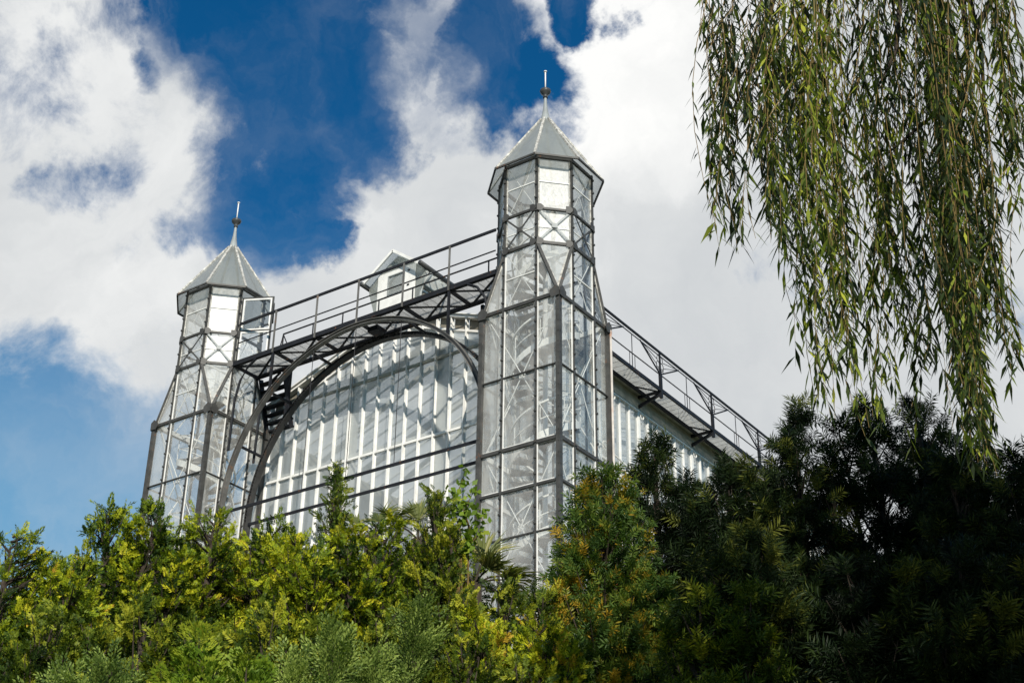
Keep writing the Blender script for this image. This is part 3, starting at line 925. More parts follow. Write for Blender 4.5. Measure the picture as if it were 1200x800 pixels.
wn_ = obj('window', win, 'grey_lead', LN)
obj('window_pane', MB().poly([(LX - wx, LY + .035, wz0), (LX + wx, LY + .035, wz0), (LX + wx, LY + .035, wz1), (LX - wx, LY + .035, wz1)]), 'roof_glass', wn_)
m_ = MB()
for z in (wz0 + .12, wz1 - .06):
    m_.box((LX + wx + .12, LY - .03, z), (LX + wx + .2, LY - .002, z + .05))
obj('window_catch', m_, 'dark_lead', wn_)
rf = MB()
for sg in (-1, 1):
    rf.slab([(LX, LY - .25, za), (LX + sg * he, LY - .25, ze), (LX + sg * he, LY + ln + .1, ze), (LX, LY + ln + .1, za)], (0, 0, -.035))
lr = obj('roof', rf, 'hall_roof_glass', LN)
m_ = MB()
for sg in (-1, 1):
    m_.beam((LX + sg * he, LY - .27, ze), (LX, LY - .27, za), .05, .1)
    for y in np.linspace(LY + .1, LY + ln, 6):
        m_.beam((LX + sg * he, y, ze - .07), (LX + sg * .05, y, za - .11), .05, .06)
obj('barge_board', m_, 'white_paint', lr)
obj('gable_panel', MB().slab([(LX - hw, LY + .01, zt_ + .02), (LX + hw, LY + .01, zt_ + .02), (LX, LY + .01, za - .06)], (0, .03, 0)), 'roof_glass', LN)
m_ = MB()
for sg in (-1, 1):
    obj('gutter', MB().tube([(LX + sg * (he + .05), LY - .35, ze - .02), (LX + sg * (he + .05), LY + ln, ze - .02)], .085, 10), 'dark_lead', lr, True)
    obj('side_wing', MB().slab([(LX + sg * hw, LY + .02, zw0), (LX + sg * (hw + .38), LY + .02, ze - .28), (LX + sg * (hw + .38), LY + .02, ze), (LX + sg * hw, LY + .02, zt_)], (0, .04, 0)), 'roof_glass', LN)
obj('downpipe', MB().tube([(LX + he + .02, LY + .3, ze - .1), (LX + he - .1, LY + .25, ze - .35), (LX + hw + .15, LY + .1, ze - .75), (LX + hw + .12, LY + .1, zw0)], .075, 10), 'grey_lead', LN, True)
for dz in (.22, .5, .78):
    obj('louvre', MB().box((LX + hw + .005, LY + .3, zw0 + .2 + dz), (LX + hw + .04, LY + ln - .3, zw0 + .36 + dz)), 'recess_board', LN)

# ------------------------------------------------------------------ gallery along the right eave
GA = thing('eaves_gallery', 'black iron gallery with fan-shaped railing brackets along the right eave of the hall', 'gallery', (.3, 14, 16.4 + ZO))
gz, gx0, gx1 = 16.42 + ZO, -.04, .57
zr2, zm2 = 17.78 + ZO, 16.96 + ZO
m_ = MB()
for x in np.arange(gx0 + .05, gx1 - .04, .045):
    m_.box((x - .004, 1.5, gz + .03), (x + .004, YE, gz + .055))
for y in np.arange(1.6, YE, .3):
    m_.box((gx0 + .04, y - .006, gz + .032), (gx1 - .04, y + .006, gz + .052))
obj('deck_grating', m_, 'galvanised', GA)
for x in (gx0, gx1):
    obj('edge_beam', MB().beam((x, 1.4, gz), (x, YE, gz), .06, .12), 'bridge_paint', GA)
obj('handrail', MB().beam((gx1, 1.2, zr2), (gx1, YE, zr2), .06, .06).beam((gx1, 1.2, zr2 - .14), (gx1, YE, zr2 - .14), .025, .025), 'bridge_paint', GA)
obj('middle_rail', MB().tube([(gx1, 1.35, zm2), (gx1, YE, zm2)], .02, 6), 'bridge_paint', GA)
for k in range(8):
    y = 2.243 + 3.5208 * k
    ps = obj('railing_post', MB().box((gx1 - .045, y - .045, gz - .28), (gx1 + .045, y + .045, zm2 + .02)).box((gx1 - .025, y - .025, zm2), (gx1 + .025, y + .025, zr2)), 'bridge_paint', GA)
    f_ = MB()
    for sg in (-1, 1):
        tip = (gx1, y + sg * 1.25, zr2 - .12)
        f_.tube([(gx1, y + sg * .04, zm2 + .03), tip], .026, 5)
        f_.tube([(gx1, y + sg * .2, zm2 + .3), tip], .012, 5)
        f_.tube([(gx1, y + sg * .2, zm2 + .5), tip], .012, 5)
        for c, rr in (((.12, .30), .13), ((.1, .55), .1), ((.13, .16), .08)):
            f_.tube([(gx1, y + sg * (c[0] + rr * .8 * math.cos(t)), zm2 + c[1] + rr * 1.15 * math.sin(t)) for t in np.linspace(0, 6.283, 13)], .013, 4)
    obj('fan_bracket', f_, 'bridge_paint', ps)
    s_ = MB()
    s_.beam((XR_ + .05, y, gz - .04), (gx1, y, gz - .04), .06, .09)
    s_.beam((XR_ + .05, y, 16.05 + ZO), (gx1, y, gz - .12), .07, .1)
    s_.beam((gx0 + .05, y - .9, gz - .075), (gx1, y, gz - .075), .05, .03)
    obj('wall_bracket', s_, 'bridge_paint', GA)
    ym = y + 1.76
    obj('railing_baluster', MB().tube([(gx1, ym, gz), (gx1, ym, zr2 - .13)], .014, 5).tube([(gx1, ym - .16, gz), (gx1, ym - .16, zm2)], .011, 5).tube([(gx1, ym + .16, gz), (gx1, ym + .16, zm2)], .011, 5), 'bridge_paint', GA)

# ------------------------------------------------------------------ ground
gmb = MB().poly([(-2500, -2500, 0), (2500, -2500, 0), (2500, 2500, 0), (-2500, 2500, 0)])
go = obj('ground', gmb, 'grass_ground')
go['kind'] = 'structure'
#TREES-BEGIN
# ------------------------------------------------------------------ foliage helpers
def leafquad(base, d, nrm, ln, wd):
    """one pointed leaf as a four-sided face"""
    sd = unit(np.cross(d, nrm))
    return [base, base + d * ln * .45 + sd * wd / 2, base + d * ln, base + d * ln * .45 - sd * wd / 2]


def tmpl_yew(n=17, seed=0):
    r = np.random.default_rng(seed)
    vs = []
    for i in range(n):
        s = (i + .5) / n
        sg = 1 if i % 2 else -1
        d = unit(V(sg * 1.0, .55 + .5 * s, r.normal(.15, .3)))
        vs += leafquad(V(0, s * .85, 0), d, unit(V(r.normal(0, .4), r.normal(0, .3), 1)), .36 * (1 - .4 * s), .105)
    vs += leafquad(V(0, .8, 0), V(0, 1, .1), V(0, 0, 1), .26, .10)
    return np.array(vs)


def tmpl_brush(n=20, seed=0, ln=.55, wd=.075, fwd=.7):
    r = np.random.default_rng(seed)
    vs = []
    for i in range(n):
        s = (i + .5) / n
        a = i * 2.4 + r.normal(0, .2)
        d = unit(V(math.cos(a), fwd * (.6 + s), math.sin(a)))
        vs += leafquad(V(0, s * .8, 0), d, unit(V(-math.sin(a), r.normal(0, .3), math.cos(a))), ln * r.uniform(.8, 1.1), wd)
    return np.array(vs)


def tmpl_plume(n=44, seed=0):
    r = np.random.default_rng(seed)
    vs = []
    for i in range(n):
        s = (i + .5) / n
        a = i * 2.4
        k = .34 * (1 - .8 * s)
        d = unit(V(math.cos(a) * .6, 1.0, math.sin(a) * .6))
        b = V(math.cos(a), 0, math.sin(a)) * k * r.uniform(.1, .8) + V(0, s, 0)
        vs += leafquad(b, d, unit(V(-math.sin(a), .2, math.cos(a))), .15, .065)
    return np.array(vs)


def tmpl_fan(n=22, seed=0):
    r = np.random.default_rng(seed)
    vs = []
    for i in range(n):
        s = (i + .5) / n
        sg = 1 if i % 2 else -1
        k = .45 * math.sin(math.pi * min(1, s * 1.1 + .12))
        for q in (.35, .8):
            b = V(sg * k * q, s * .8 + k * q * .6, r.normal(0, .03))
            vs += leafquad(b, unit(V(sg * .5, 1, r.normal(0, .15))), V(0, 0, 1), .2, .09)
    return np.array(vs)


TM = {'yew': [tmpl_yew(17, i) for i in range(4)], 'brush': [tmpl_brush(18, i, .55, .12, .6) for i in range(4)],
      'pine': [tmpl_brush(24, i, .60, .075, .55) for i in range(4)],
      'plume': [tmpl_plume(44, i) for i in range(3)], 'fan': [tmpl_fan(20, i) for i in range(3)]}


def foliage(name, pos, dr, up, size, tint, kind, mat, parent):
    """one mesh of many leaf sprays: every spray is a small fan of pointed leaves"""
    pos, dr, up = np.asarray(pos), np.asarray(dr), np.asarray(up)
    dr = dr / np.linalg.norm(dr, axis=1, keepdims=True)
    sd = np.cross(dr, up)
    sd /= np.linalg.norm(sd, axis=1, keepdims=True) + 1e-9
    u2 = np.cross(sd, dr)
    which = rng.integers(0, len(TM[kind]), len(pos))
    vv, tt = [], []
    rl = rootloc(parent)
    for k, T_ in enumerate(TM[kind]):
        ix = np.where(which == k)[0]
        if not len(ix):
            continue
        sc_ = np.asarray(size)[ix][:, None, None]
        P_ = pos[ix][:, None, :] + sc_ * (T_[None, :, 0:1] * sd[ix][:, None, :] + T_[None, :, 1:2] * dr[ix][:, None, :] + T_[None, :, 2:3] * u2[ix][:, None, :])
        vv.append(P_.reshape(-1, 3))
        lt = np.asarray(tint)[ix][:, None] + rng.normal(0, .07, (len(ix), len(T_) // 4))
        tt.append(np.repeat(lt.reshape(-1), 4))
    return quads(name, np.concatenate(vv) - rl, np.concatenate(tt), mat, parent)


def quads(name, v, tint, mat, parent):
    n = len(v) // 4
    me = bpy.data.meshes.new(name)
    me.vertices.add(len(v))
    me.vertices.foreach_set('co', v.astype(np.float32).ravel())
    me.loops.add(4 * n)
    me.loops.foreach_set('vertex_index', np.arange(4 * n, dtype=np.int32))
    me.polygons.add(n)
    me.polygons.foreach_set('loop_start', np.arange(0, 4 * n, 4, dtype=np.int32))
    me.polygons.foreach_set('loop_total', np.full(n, 4, np.int32))
    at_ = me.attributes.new('tint', 'FLOAT', 'POINT')
    at_.data.foreach_set('value', np.clip(tint, 0, 1).astype(np.float32))
    me.materials.append(MATS[mat])
    me.update()
    me.validate()
    o = bpy.data.objects.new(name, me)
    col.objects.link(o)
    o.parent = parent
    return o


def nrm_(a):
    return a / (np.linalg.norm(a, axis=-1, keepdims=True) + 1e-9)


def conifer(name, label, cat, px, py, dist, width, kind='yew', mat='yew_leaf', group=None, dense=1.15, leaders=None, size=.122,
            elev=(30, 65), tint=(.36, .19), tip=.30, depth=4.2, lean=(0, 0), power=.6, round_=1.5, gap=.047, loose=.45, twl=.34, tuft=False):
    """tree whose tip stands in direction (px,py) at a horizontal distance; width = crown radius in metres"""
    top = at(px, py, dist)
    base = V(top[0], top[1], 0)
    T = thing(name, label, cat, tuple(base), group)
    acc = []
    trunk, limbs = MB(), MB()
    trunk.tube([base + V(0, 0, -.1), base + V(.05, .02, top[2] * .5), top - V(lean[0] * .3, lean[1] * .3, .5)], .11, 8, .03)
    ln3 = V(lean[0], lean[1], 0)
    for lx, lz, ly, lw in [(0, 0, 0, 1.0)] + (leaders or []):
        # a leader: lx metres to the right (as seen from the camera), lz metres lower, ly metres further away
        tp = top + HR * lx + HF * ly - V(0, 0, lz)
        st = base + V(0, 0, max(.5, tp[2] - 4.5))
        H_ = max(.1, tp[2] - st[2])
        ax = lambda v: tp + (st - tp) * min(1, v / H_)
        limbs.tube([ax(4), ax(2), ax(1), ax(.3)], .05, 5, .012)
        nb = int(95 * dense * (.6 + .4 * lw) * depth / 4.2)
        v = depth * ((np.arange(nb) + rng.uniform(0, 1, nb)) / nb) ** 1.15
        prof = np.minimum(1, (v / round_) ** power)
        Ln = width * lw * prof * rng.uniform(.55, 1.15, nb) + .1
        az = rng.uniform(0, 2 * math.pi, nb)
        el = np.radians(rng.uniform(elev[0], elev[1], nb)) + (1 - np.minimum(1, v)) * .35
        d = np.stack([np.cos(az) * np.cos(el), np.sin(az) * np.cos(el), np.sin(el)], 1)
        Ln = Ln / np.maximum(.45, np.cos(el)) * .8
        p0 = tp + (st - tp) * np.minimum(1, (v + Ln * np.sin(el) * .95 + .13 * Ln + .10) / H_)[:, None]
        curve = lambda i, q: p0[i] + d[i] * (Ln[i] * q)[:, None] + V(0, 0, .18) * (Ln[i] * q * q)[:, None] + ln3 * (.3 * q)[:, None]
        for i in range(nb):
            ii = np.full(4, i)
            limbs.tube(curve(ii, np.array([0, .35, .7, 1.0])), .014 + .007 * Ln[i], 4, .004)
        clump = rng.normal(0, tint[1], nb)
        ntw = np.maximum(4, (Ln / .085 * dense ** .3)).astype(int)
        ti = np.repeat(np.arange(nb), ntw)
        n = len(ti)
        q = rng.uniform(.15, 1.0, n) ** .8
        p = curve(ti, q)
        up = nrm_(V(0, 0, 1) + rng.normal(0, .35, (n, 3)))
        side = nrm_(np.cross(d[ti], up)) * rng.choice([-1, 1], n)[:, None]
        lift = np.zeros((n, 3))
        lift[:, 2] = rng.uniform(-.15, .35, n)
        td = nrm_(d[ti] * .75 + side * rng.uniform(.3, 1.0, n)[:, None] + lift)
        tl = (.08 + twl * Ln[ti] * (1 - q * .75)) * rng.uniform(.6, 1.1, n)
        ns = np.maximum(1, (tl / gap).astype(int)) + 1
        si = np.repeat(np.arange(n), ns)
        k = len(si)
        f = rng.uniform(0, 1, k) ** (.35 if tuft else 1.0)
        P_ = p[si] + td[si] * (tl[si] * f)[:, None]
        D_ = nrm_(td[si] + rng.normal(0, loose, (k, 3)) + V(0, 0, .1))
        U_ = nrm_(rng.normal(0, .75, (k, 3)) + V(0, 0, .5) + SDIR * .55)
        S_ = size * rng.uniform(.5, 1.45, k)
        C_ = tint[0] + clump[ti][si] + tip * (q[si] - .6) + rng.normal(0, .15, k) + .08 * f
        acc.append((P_, D_, U_, S_, C_))
    obj('trunk', trunk, 'bark', T, True)
    obj('limbs', limbs, 'bark', T)
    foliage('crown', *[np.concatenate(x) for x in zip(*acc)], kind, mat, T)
    return T


YG_ = 'yews and other evergreens in front of the glasshouse'
Y = dict(kind='yew', mat='yew_leaf', group=YG_, elev=(0, 60), dense=1.55, round_=1.2)
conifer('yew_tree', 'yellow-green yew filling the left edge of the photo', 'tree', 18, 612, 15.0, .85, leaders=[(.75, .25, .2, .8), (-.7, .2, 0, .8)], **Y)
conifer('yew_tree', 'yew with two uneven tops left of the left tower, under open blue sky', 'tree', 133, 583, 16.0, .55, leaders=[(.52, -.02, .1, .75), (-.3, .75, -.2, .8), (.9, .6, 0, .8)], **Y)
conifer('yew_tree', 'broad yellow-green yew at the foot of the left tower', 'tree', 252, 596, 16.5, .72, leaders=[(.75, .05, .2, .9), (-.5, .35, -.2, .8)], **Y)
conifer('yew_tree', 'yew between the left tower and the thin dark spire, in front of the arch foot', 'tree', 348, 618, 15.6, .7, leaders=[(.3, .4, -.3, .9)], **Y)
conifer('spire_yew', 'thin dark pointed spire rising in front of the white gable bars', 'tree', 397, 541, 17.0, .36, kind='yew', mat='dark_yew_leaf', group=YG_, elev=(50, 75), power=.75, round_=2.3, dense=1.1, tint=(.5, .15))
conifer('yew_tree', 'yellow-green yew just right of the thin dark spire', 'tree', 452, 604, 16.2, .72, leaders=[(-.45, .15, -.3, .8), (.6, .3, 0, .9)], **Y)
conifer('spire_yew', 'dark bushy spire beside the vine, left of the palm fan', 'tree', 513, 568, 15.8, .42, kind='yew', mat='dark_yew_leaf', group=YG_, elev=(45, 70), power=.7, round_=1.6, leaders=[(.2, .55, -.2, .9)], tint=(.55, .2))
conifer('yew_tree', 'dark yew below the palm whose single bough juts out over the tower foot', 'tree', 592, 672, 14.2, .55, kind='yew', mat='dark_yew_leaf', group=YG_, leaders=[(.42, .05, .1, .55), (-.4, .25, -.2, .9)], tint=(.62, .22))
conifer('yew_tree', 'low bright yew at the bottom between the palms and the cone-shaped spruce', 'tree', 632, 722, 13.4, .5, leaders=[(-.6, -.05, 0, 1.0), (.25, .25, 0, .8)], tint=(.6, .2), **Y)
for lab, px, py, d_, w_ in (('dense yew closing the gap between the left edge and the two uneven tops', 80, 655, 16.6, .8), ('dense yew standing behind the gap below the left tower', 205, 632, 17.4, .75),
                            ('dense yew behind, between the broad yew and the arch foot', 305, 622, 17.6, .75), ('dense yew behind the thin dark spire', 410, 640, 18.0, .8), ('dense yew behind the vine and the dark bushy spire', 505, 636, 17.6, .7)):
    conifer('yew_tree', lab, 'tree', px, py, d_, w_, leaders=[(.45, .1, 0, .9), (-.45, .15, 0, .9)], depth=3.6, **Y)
# lower front row
conifer('juniper_bush', 'grey-green juniper with leaning plumes at the bottom left', 'bush', 112, 772, 11.5, .3, kind='plume', mat='juniper_leaf', group='feathery grey-green junipers', elev=(50, 70), size=.2, lean=(.5, .2), depth=2.6, tint=(.5, .18), leaders=[(-.35, .1, 0, .8)])
conifer('juniper_bush', 'grey-green juniper of upright feathery plumes below the thin dark spire', 'bush', 392, 736, 11.8, .26, kind='plume', mat='juniper_leaf', group='feathery grey-green junipers', elev=(52, 72), size=.2, depth=2.8, tint=(.55, .18), leaders=[(.34, .12, .2, .7), (-.3, .25, 0, .6)])
conifer('juniper_bush', 'small grey-green juniper tuft at the bottom right of the other junipers', 'bush', 487, 706, 12.6, .15, kind='plume', mat='juniper_leaf', group='feathery grey-green junipers', elev=(55, 75), size=.19, depth=2.6, tint=(.45, .18))
conifer('thuja_bush', 'bright lime-green thuja of flat sprays at the bottom, right of the leaning juniper', 'bush', 240, 738, 11.6, .42, kind='fan', mat='thuja_leaf', size=.14, elev=(35, 60), depth=2.8, tint=(.5, .2), leaders=[(.4, .2, 0, .8)])
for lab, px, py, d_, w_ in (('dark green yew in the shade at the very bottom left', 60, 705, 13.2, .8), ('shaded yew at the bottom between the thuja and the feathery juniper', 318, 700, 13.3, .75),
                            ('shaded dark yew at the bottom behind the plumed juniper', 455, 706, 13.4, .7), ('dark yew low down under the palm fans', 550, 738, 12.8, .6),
                            ('shaded mid-green yew low down under the two uneven yew tops', 175, 690, 14.0, .8)):
    conifer('yew_tree', lab, 'tree', px, py, d_, w_, kind='yew', mat='dark_yew_leaf', group=YG_, leaders=[(.5, .2, 0, .9), (-.5, .25, 0, .9)], tint=(.55, .2), depth=3.2)  # darker leaf colour here puts the bottom band's shade into the yews
# the sunlit cone and the dark stand on the right
SG = 'dark conifers on the right'
conifer('spruce_tree', 'sunlit cone-shaped conifer with yellowing sprays right of the tower foot', 'tree', 705, 546, 15.0, 1.02, kind='brush', mat='spruce_leaf', elev=(20, 50), power=.58, round_=3.0, dense=3.0, size=.112, tint=(.5, .18), gap=.07, depth=4.2, leaders=[(.55, 1.35, -.3, .9), (.95, 2.0, -.5, .8)])
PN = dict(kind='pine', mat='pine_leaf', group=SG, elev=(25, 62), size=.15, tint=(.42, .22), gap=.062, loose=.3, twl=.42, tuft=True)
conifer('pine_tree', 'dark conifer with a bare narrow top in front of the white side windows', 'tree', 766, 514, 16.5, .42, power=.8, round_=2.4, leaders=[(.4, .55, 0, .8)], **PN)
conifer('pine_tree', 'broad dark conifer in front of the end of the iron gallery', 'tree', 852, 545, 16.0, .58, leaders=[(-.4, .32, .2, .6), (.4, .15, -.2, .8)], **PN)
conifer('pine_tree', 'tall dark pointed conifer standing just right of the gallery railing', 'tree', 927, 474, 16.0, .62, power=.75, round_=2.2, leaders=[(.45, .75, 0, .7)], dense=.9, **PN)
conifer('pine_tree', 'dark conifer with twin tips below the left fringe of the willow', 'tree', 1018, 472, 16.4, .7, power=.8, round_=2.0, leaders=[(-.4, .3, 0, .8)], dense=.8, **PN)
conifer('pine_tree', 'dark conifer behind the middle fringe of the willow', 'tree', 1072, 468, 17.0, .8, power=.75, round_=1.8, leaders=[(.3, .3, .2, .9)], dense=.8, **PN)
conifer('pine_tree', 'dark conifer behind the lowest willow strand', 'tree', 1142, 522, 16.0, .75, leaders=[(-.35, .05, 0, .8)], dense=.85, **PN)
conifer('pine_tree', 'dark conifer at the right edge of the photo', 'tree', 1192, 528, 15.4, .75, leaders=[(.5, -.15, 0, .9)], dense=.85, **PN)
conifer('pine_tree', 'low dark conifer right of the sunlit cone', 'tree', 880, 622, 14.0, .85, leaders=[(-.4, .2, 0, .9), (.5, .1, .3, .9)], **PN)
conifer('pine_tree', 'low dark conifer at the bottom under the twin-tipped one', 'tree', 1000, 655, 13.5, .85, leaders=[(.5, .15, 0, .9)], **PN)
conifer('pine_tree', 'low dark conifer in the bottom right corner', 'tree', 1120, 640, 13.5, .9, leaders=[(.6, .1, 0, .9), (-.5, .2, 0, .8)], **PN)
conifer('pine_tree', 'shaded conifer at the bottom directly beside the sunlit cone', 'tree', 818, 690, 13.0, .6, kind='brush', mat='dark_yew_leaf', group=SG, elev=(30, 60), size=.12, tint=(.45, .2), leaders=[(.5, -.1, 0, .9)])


# ------------------------------------------------------------------ fan palms
def palm(label, px, py, dist, fronds, mat='palm_leaf', tint=.45):
    c = at(px, py, dist)
    T = thing('fan_palm', label, 'palm', (c[0], c[1], 0), 'fan palms among the evergreens')
    obj('trunk', MB().tube([(c[0], c[1], 0), (c[0] + .04, c[1], c[2] * .5), tuple(c)], .12, 8, .09), 'bark', T, True)
    for az, el, ln, spread in fronds:
        d = unit(HR * math.cos(R(az)) * math.cos(R(el)) + HF * math.sin(R(az)) * math.cos(R(el)) + V(0, 0, math.sin(R(el))))
        hub = c + d * ln * .45
        st = MB().tube([c, c + d * ln * .25 + V(0, 0, .02), hub], .014, 5, .01)
        up = unit(np.cross(np.cross(d, V(0, 0, 1)), d) + rng.normal(0, .25, 3))
        sd = unit(np.cross(d, up))
        vs, tt = [], []
        n = 34
        for i in range(n):
            a = R(spread) * (i / (n - 1) * 2 - 1)
            ld = unit(d * math.cos(a) + sd * math.sin(a) + up * rng.normal(.06, .07))
            L_ = ln * .62 * (.72 + .28 * math.cos(a)) * rng.uniform(.9, 1.08)
            w_ = .030
            side = unit(np.cross(ld, up)) * w_ / 2
            m1 = hub + ld * L_ * .55
            tip = hub + ld * L_ + V(0, 0, -L_ * rng.uniform(.02, .22))
            for sg in (-1, 1):
                f_ = up * w_ * .22
                vs += [hub, hub + ld * L_ * .3 + side * sg + f_, m1 + side * sg + f_, m1]
                vs += [m1, m1 + side * sg + f_, tip, tip - ld * .01]
            tt += [np.clip(tint + rng.normal(0, .12) + .2 * (abs(a) > R(spread) * .75), 0, 1)] * 16
        fo = quads('frond', np.array(vs) - rootloc(T), np.array(tt), mat, T)
        so = obj('frond_stalk', st, 'bark', fo)


palm('fan palm with one stiff open fan against the lower panes of the tower', 556, 684, 16.6,
     [(60, 62, .92, 58), (8, 22, .72, 72), (-20, 2, .85, 75), (-50, 25, .6, 75), (120, 40, .7, 75), (165, 15, .6, 75), (5, -18, .8, 75), (30, -8, .7, 75)], tint=.62)
palm('fan palm with fine pale fronds at the very foot of the tower', 652, 742, 15.2,
     [(80, 62, .75, 60), (30, 45, .8, 70), (150, 50, .75, 70), (0, 15, .8, 80), (180, 10, .7, 80), (-60, 20, .7, 80)], tint=.6)
palm('fan palm half hidden behind the yew right of the thin dark spire', 436, 628, 17.4,
     [(70, 55, .7, 65), (20, 30, .7, 75), (150, 40, .7, 75), (-40, 20, .7, 75)], tint=.5)
palm('fan palm whose tips show above the yew left of the vine', 490, 632, 17.2,
     [(100, 65, .75, 60), (40, 50, .75, 70), (160, 40, .75, 70)], tint=.45)


# ------------------------------------------------------------------ climbing vine over the dark spire
def vine():
    c = at(540, 600, 16.4)
    T = thing('climbing_vine', 'light green broad-leaved vine climbing above the dark spire beside the palm', 'vine', (c[0], c[1], 0))
    st = MB()
    vs, tt = [], []
    for px0, py0, px1, py1 in ((535, 640, 540, 552), (530, 640, 528, 578), (540, 650, 556, 575), (545, 650, 548, 590), (520, 650, 515, 600), (550, 650, 566, 600)):
        p0, p1 = at(px0, py0, 16.4), at(px1, py1, 16.4)
        pts = [p0 + (p1 - p0) * s + HR * .05 * math.sin(s * 7 + px0) + HF * .06 * math.sin(s * 5) for s in np.linspace(0, 1, 12)]
        st.tube([tuple(V(c[0], c[1], 0))] + [tuple(p0 - V(0, 0, 1))] + [tuple(p) for p in pts], .012, 5, .005)
        for p in pts:
            for k in range(5):
                d = unit(rng.normal(0, 1, 3) + V(0, 0, -.2) - HF * .3)
                nr = unit(rng.normal(0, .6, 3) + V(0, 0, .6) - HF * .6)
                b = p + rng.normal(0, .03, 3)
                vs += leafquad(b, d, nr, rng.uniform(.07, .12), rng.uniform(.06, .09))
                tt += [rng.uniform(.1, .85)] * 4
    obj('stem', st, 'willow_twig', T)
    quads('leaves', np.array(vs) - rootloc(T), np.array(tt), 'vine_leaf', T)


vine()


# ------------------------------------------------------------------ weeping willow overhead on the right
def willow():
    base = CAM * V(1, 1, 0) + HR * 6.4 + HF * 8.2
    T = thing('weeping_willow', 'weeping willow hanging its leafy strands down the right side of the photo', 'tree', tuple(base))
    trunk = MB().tube([base, base + V(0, 0, 3) - HR * .15, base + V(0, 0, 6) + HF * .15, base + V(0, 0, 9) - HR * .2], .42, 12, .24)
    obj('trunk', trunk, 'bark', T, True)
    lim = MB()
    WX = lambda lat, dep, z: CAM * V(1, 1, 0) + HR * lat + HF * dep + V(0, 0, z)
    crown_top = lambda lat, dep: 9.3 + 5.0 * min(1, max(0, (lat - 1.9) / 3.6)) ** 1.5 - .25 * max(0, lat - 8) - .035 * (dep - 8.2) ** 2
    fork = V(*(base + V(0, 0, 8.6) - HR * .2))
    for la, de in ((2.2, 8.6), (2.9, 8.0), (3.0, 9.4), (3.6, 8.7), (3.6, 7.2), (4.4, 9.8), (5.2, 7.0), (6.5, 10.8), (8.5, 8.5), (8.0, 6.4), (10, 9), (6.4, 5.6)):
        e_ = WX(la, de, crown_top(la, de) + .1)
        mid = fork + (e_ - fork) * .5 + V(0, 0, 1.3)
        lim.tube([fork - V(0, 0, .8), fork + (mid - fork) * .5 + V(0, 0, .2), mid, mid + (e_ - mid) * .6 + V(0, 0, .25), e_], .13, 7, .03)
    # visible inner boughs
    for p0, p1, p2 in (((1060, -60), (1050, 60), (1020, 120)), ((1125, -60), (1135, 80), (1120, 170)), ((980, -60), (960, 80), (885, 100)), ((920, -40), (880, 80), (850, 150)),
                       ((1180, -40), (1100, 130), (1040, 180)), ((1130, -30), (1150, 60), (1158, 200))):
        lim.tube([at(*p0, 8.7), at(*p1, 8.6), at(*p2, 8.5)], .022, 6, .007)
    obj('boughs', lim, 'bark', T)
    tw = MB()
    LV, LT = [], []

    def strand(pts, n_leaf, tint, sz=.135, rad=.0034):
        pts = [V(*p) for p in pts]
        tw.tube(pts, rad, 3, rad * .4)
        P0 = np.array(pts)
        sv = P0[1:] - P0[:-1]
        seg = np.linalg.norm(sv, axis=1)
        cum = np.concatenate([[0], np.cumsum(seg)])
        n = max(2, n_leaf)
        s_ = (np.arange(n) + rng.uniform(0, 1, n)) / n * cum[-1] * .999
        i = np.clip(np.searchsorted(cum, s_) - 1, 0, len(seg) - 1)
        p = P0[i] + sv[i] * ((s_ - cum[i]) / seg[i])[:, None]
        d0 = sv[i] / seg[i][:, None]
        a = rng.uniform(0, 6.28) + np.arange(n) * 2.3 + rng.normal(0, .4, n)
        o_ = np.stack([np.cos(a), np.sin(a), 0 * a], 1)
        d = nrm_(d0 * rng.uniform(.35, 1.1, n)[:, None] + o_ * rng.uniform(.4, 1.15, n)[:, None] + V(0, 0, -.2))
        nr = nrm_(np.cross(d, np.cross(o_ + V(0, 0, .5), d)) + rng.normal(0, .4, (n, 3)) + SDIR * .3)
        L_ = (sz * rng.uniform(.5, 1.2, n))[:, None]
        w_ = L_ * rng.uniform(.15, .22, n)[:, None]
        sd = nrm_(np.cross(d, nr)) * w_ / 2
        m1 = p + d * L_ * .4 + V(0, 0, -.06) * L_
        tip = p + d * L_ + V(0, 0, -.30) * L_
        c_ = m1 - nr * w_ * .12
        LV.append(np.stack([p, m1 - sd, c_, m1 + sd, c_, m1 - sd, tip, m1 + sd], 1).reshape(-1, 3))
        LT.append(np.repeat(tint + rng.normal(0, .21, n), 8))

    # outline of the hanging tips: (px, lowest py)
    OUT = [(846, 292, .5), (856, 300, .8), (868, 300, .8), (885, 275, .8), (900, 270, .7), (918, 320, .8), (932, 350, .8), (948, 370, .9), (962, 470, 1), (980, 490, 1), (1000, 500, 1.0), (1020, 470, 1),
           (1040, 505, 1), (1058, 520, 1), (1072, 500, 1), (1088, 430, .9), (1100, 470, .75), (1115, 440, .8), (1128, 540, 1), (1145, 575, 1.2), (1160, 560, 1.1), (1175, 460, .8), (1190, 500, .7), (1198, 480, .35)]
    xs_ = np.array([o_[0] for o_ in OUT], float)
    ys_ = np.array([o_[1] for o_ in OUT], float)
    wt = np.array([o_[2] for o_ in OUT], float)
    n_vis = 310
    bundles = []
    for i in range(len(OUT)):
        for _ in range(2):
            bundles.append((xs_[i] + rng.normal(0, 5), ys_[i] * rng.uniform(.93, 1.03), wt[i], rng.uniform(7.7, 9.4), rng.normal(0, .17)))
    bundles += [(1147, 578, 2.2, 8.6, .05), (1158, 550, 1.6, 8.4, 0), (1136, 560, 1.4, 8.8, .1), (1004, 497, 1.2, 8.5, .1), (1058, 516, 1.3, 8.9, 0), (1036, 505, 1.2, 8.2, .1), (972, 486, 1.1, 8.6, -.05)]
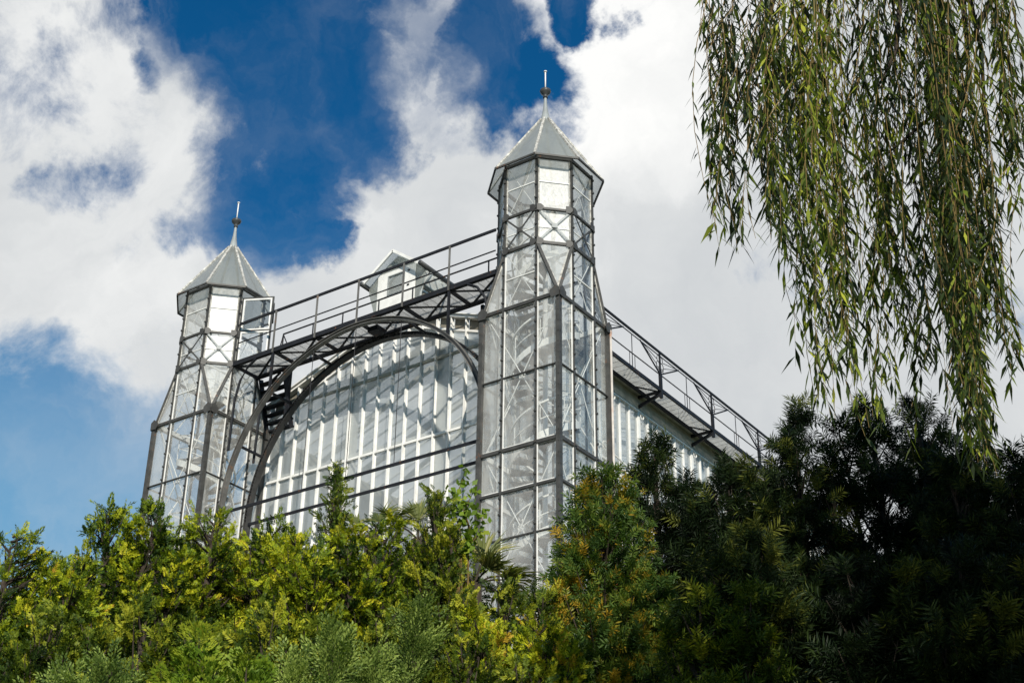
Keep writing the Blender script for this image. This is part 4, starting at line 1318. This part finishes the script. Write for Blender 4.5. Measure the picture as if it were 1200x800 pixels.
    bw = np.array([b_[2] for b_ in bundles]) * rng.uniform(.35, 1.6, len(bundles)) * np.where((rng.uniform(0, 1, len(bundles)) < .1) & (np.arange(len(bundles)) >= 14) & (np.arange(len(bundles)) < 2 * len(OUT)), 0, 1)
    for k in range(n_vis):
        i = rng.choice(len(bundles), p=bw / bw.sum())
        px = bundles[i][0] + rng.normal(0, 6.0)
        short = rng.uniform(0, 1) ** 1.5
        lo = bundles[i][1] * (1 - .6 * short) + rng.normal(0, 6)
        if 1163 < px < 1192 and lo < 330:
            continue
        dep = bundles[i][3] + rng.normal(0, .12)
        tip = at(px, lo, dep)
        lat = float(np.dot(tip - CAM, HR))
        zt_ = crown_top(max(lat, 1.35), dep) + rng.uniform(-.6, .1)
        ztop = max(zt_, tip[2] + .8)
        if rng.uniform() < .45:
            ztop = min(ztop, tip[2] + rng.uniform(1.2, 2.6))
        # strands start a little nearer the middle of the tree and sway as they fall
        sh = HR * (abs(rng.normal(.10, .12)) if px < 905 else rng.normal(.08, .15)) + HF * rng.normal(0, .12)
        ph, am = rng.uniform(0, 6.28), rng.uniform(.02, .13)
        n_ = 9
        pts = []
        for j in range(n_):
            q = j / (n_ - 1)
            z = ztop + (tip[2] - ztop) * q
            pts.append(V(tip[0], tip[1], z) + sh * (1 - q) ** 1.8 + HR * am * math.sin(q * 5 + ph) + HF * am * math.cos(q * 4 + ph))
        Ln = ztop - tip[2]
        glow = (rng.choice([.05, .22, .42]) if 930 < px < 1100 else 0) + bundles[i][4]  # sunlit look of the middle strands is put into their leaf tint
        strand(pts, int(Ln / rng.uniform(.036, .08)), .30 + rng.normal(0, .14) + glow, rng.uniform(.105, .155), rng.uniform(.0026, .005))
    # far-right strand that crosses the edge of the frame
    for k in range(16):
        tip = at(1196 + rng.normal(0, 9), rng.uniform(120, 250), rng.uniform(8, 9))
        strand([tip + V(0, 0, 3.2) + HR * .2, tip + V(0, 0, 2) + HR * .1, tip + V(0, 0, 1) + HR * .03, tip], 70, .4)
    # the rest of the crown, above and beyond the frame
    for k in range(620):
        la, de = rng.uniform(4.4, 11.2), rng.uniform(4.6, 11.6)
        top = crown_top(la, de) + rng.uniform(-1.2, .3)
        z0 = rng.uniform(3.0, 8.0)
        p = WX(la, de, top)
        s = ray(0, 0)
        zc = np.dot(WX(la, de, 9) - CAM, FWD)
        pxx = 600 + F_PX * np.dot(WX(la, de, 9.2) - CAM, RIGHT) / zc
        if pxx < 1290 or zc < 7:
            z0 = max(z0, 1.65 + math.hypot(la, de) * .93)     # keep the frame's own curtain as drawn above
        if top - z0 < .6:
            continue
        pts = [WX(la, de, top + (z0 - top) * q) + HR * .1 * math.sin(q * 4 + k) for q in np.linspace(0, 1, 5)]
        strand(pts, int((top - z0) / .06), .45, .22, .005)
    obj('twigs', tw, 'willow_twig', T)
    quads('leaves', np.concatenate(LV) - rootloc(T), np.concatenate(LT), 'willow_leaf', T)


willow()
#TREES-END
sc.view_settings.view_transform = 'Standard'
sc.view_settings.look = 'None'
sc.view_settings.exposure = 0
sc.view_settings.gamma = 1
sc.cycles.transparent_max_bounces = 32
sc.cycles.max_bounces = 6
sc.cycles.diffuse_bounces = 2
sc.cycles.glossy_bounces = 2
sc.cycles.sample_clamp_indirect = 6
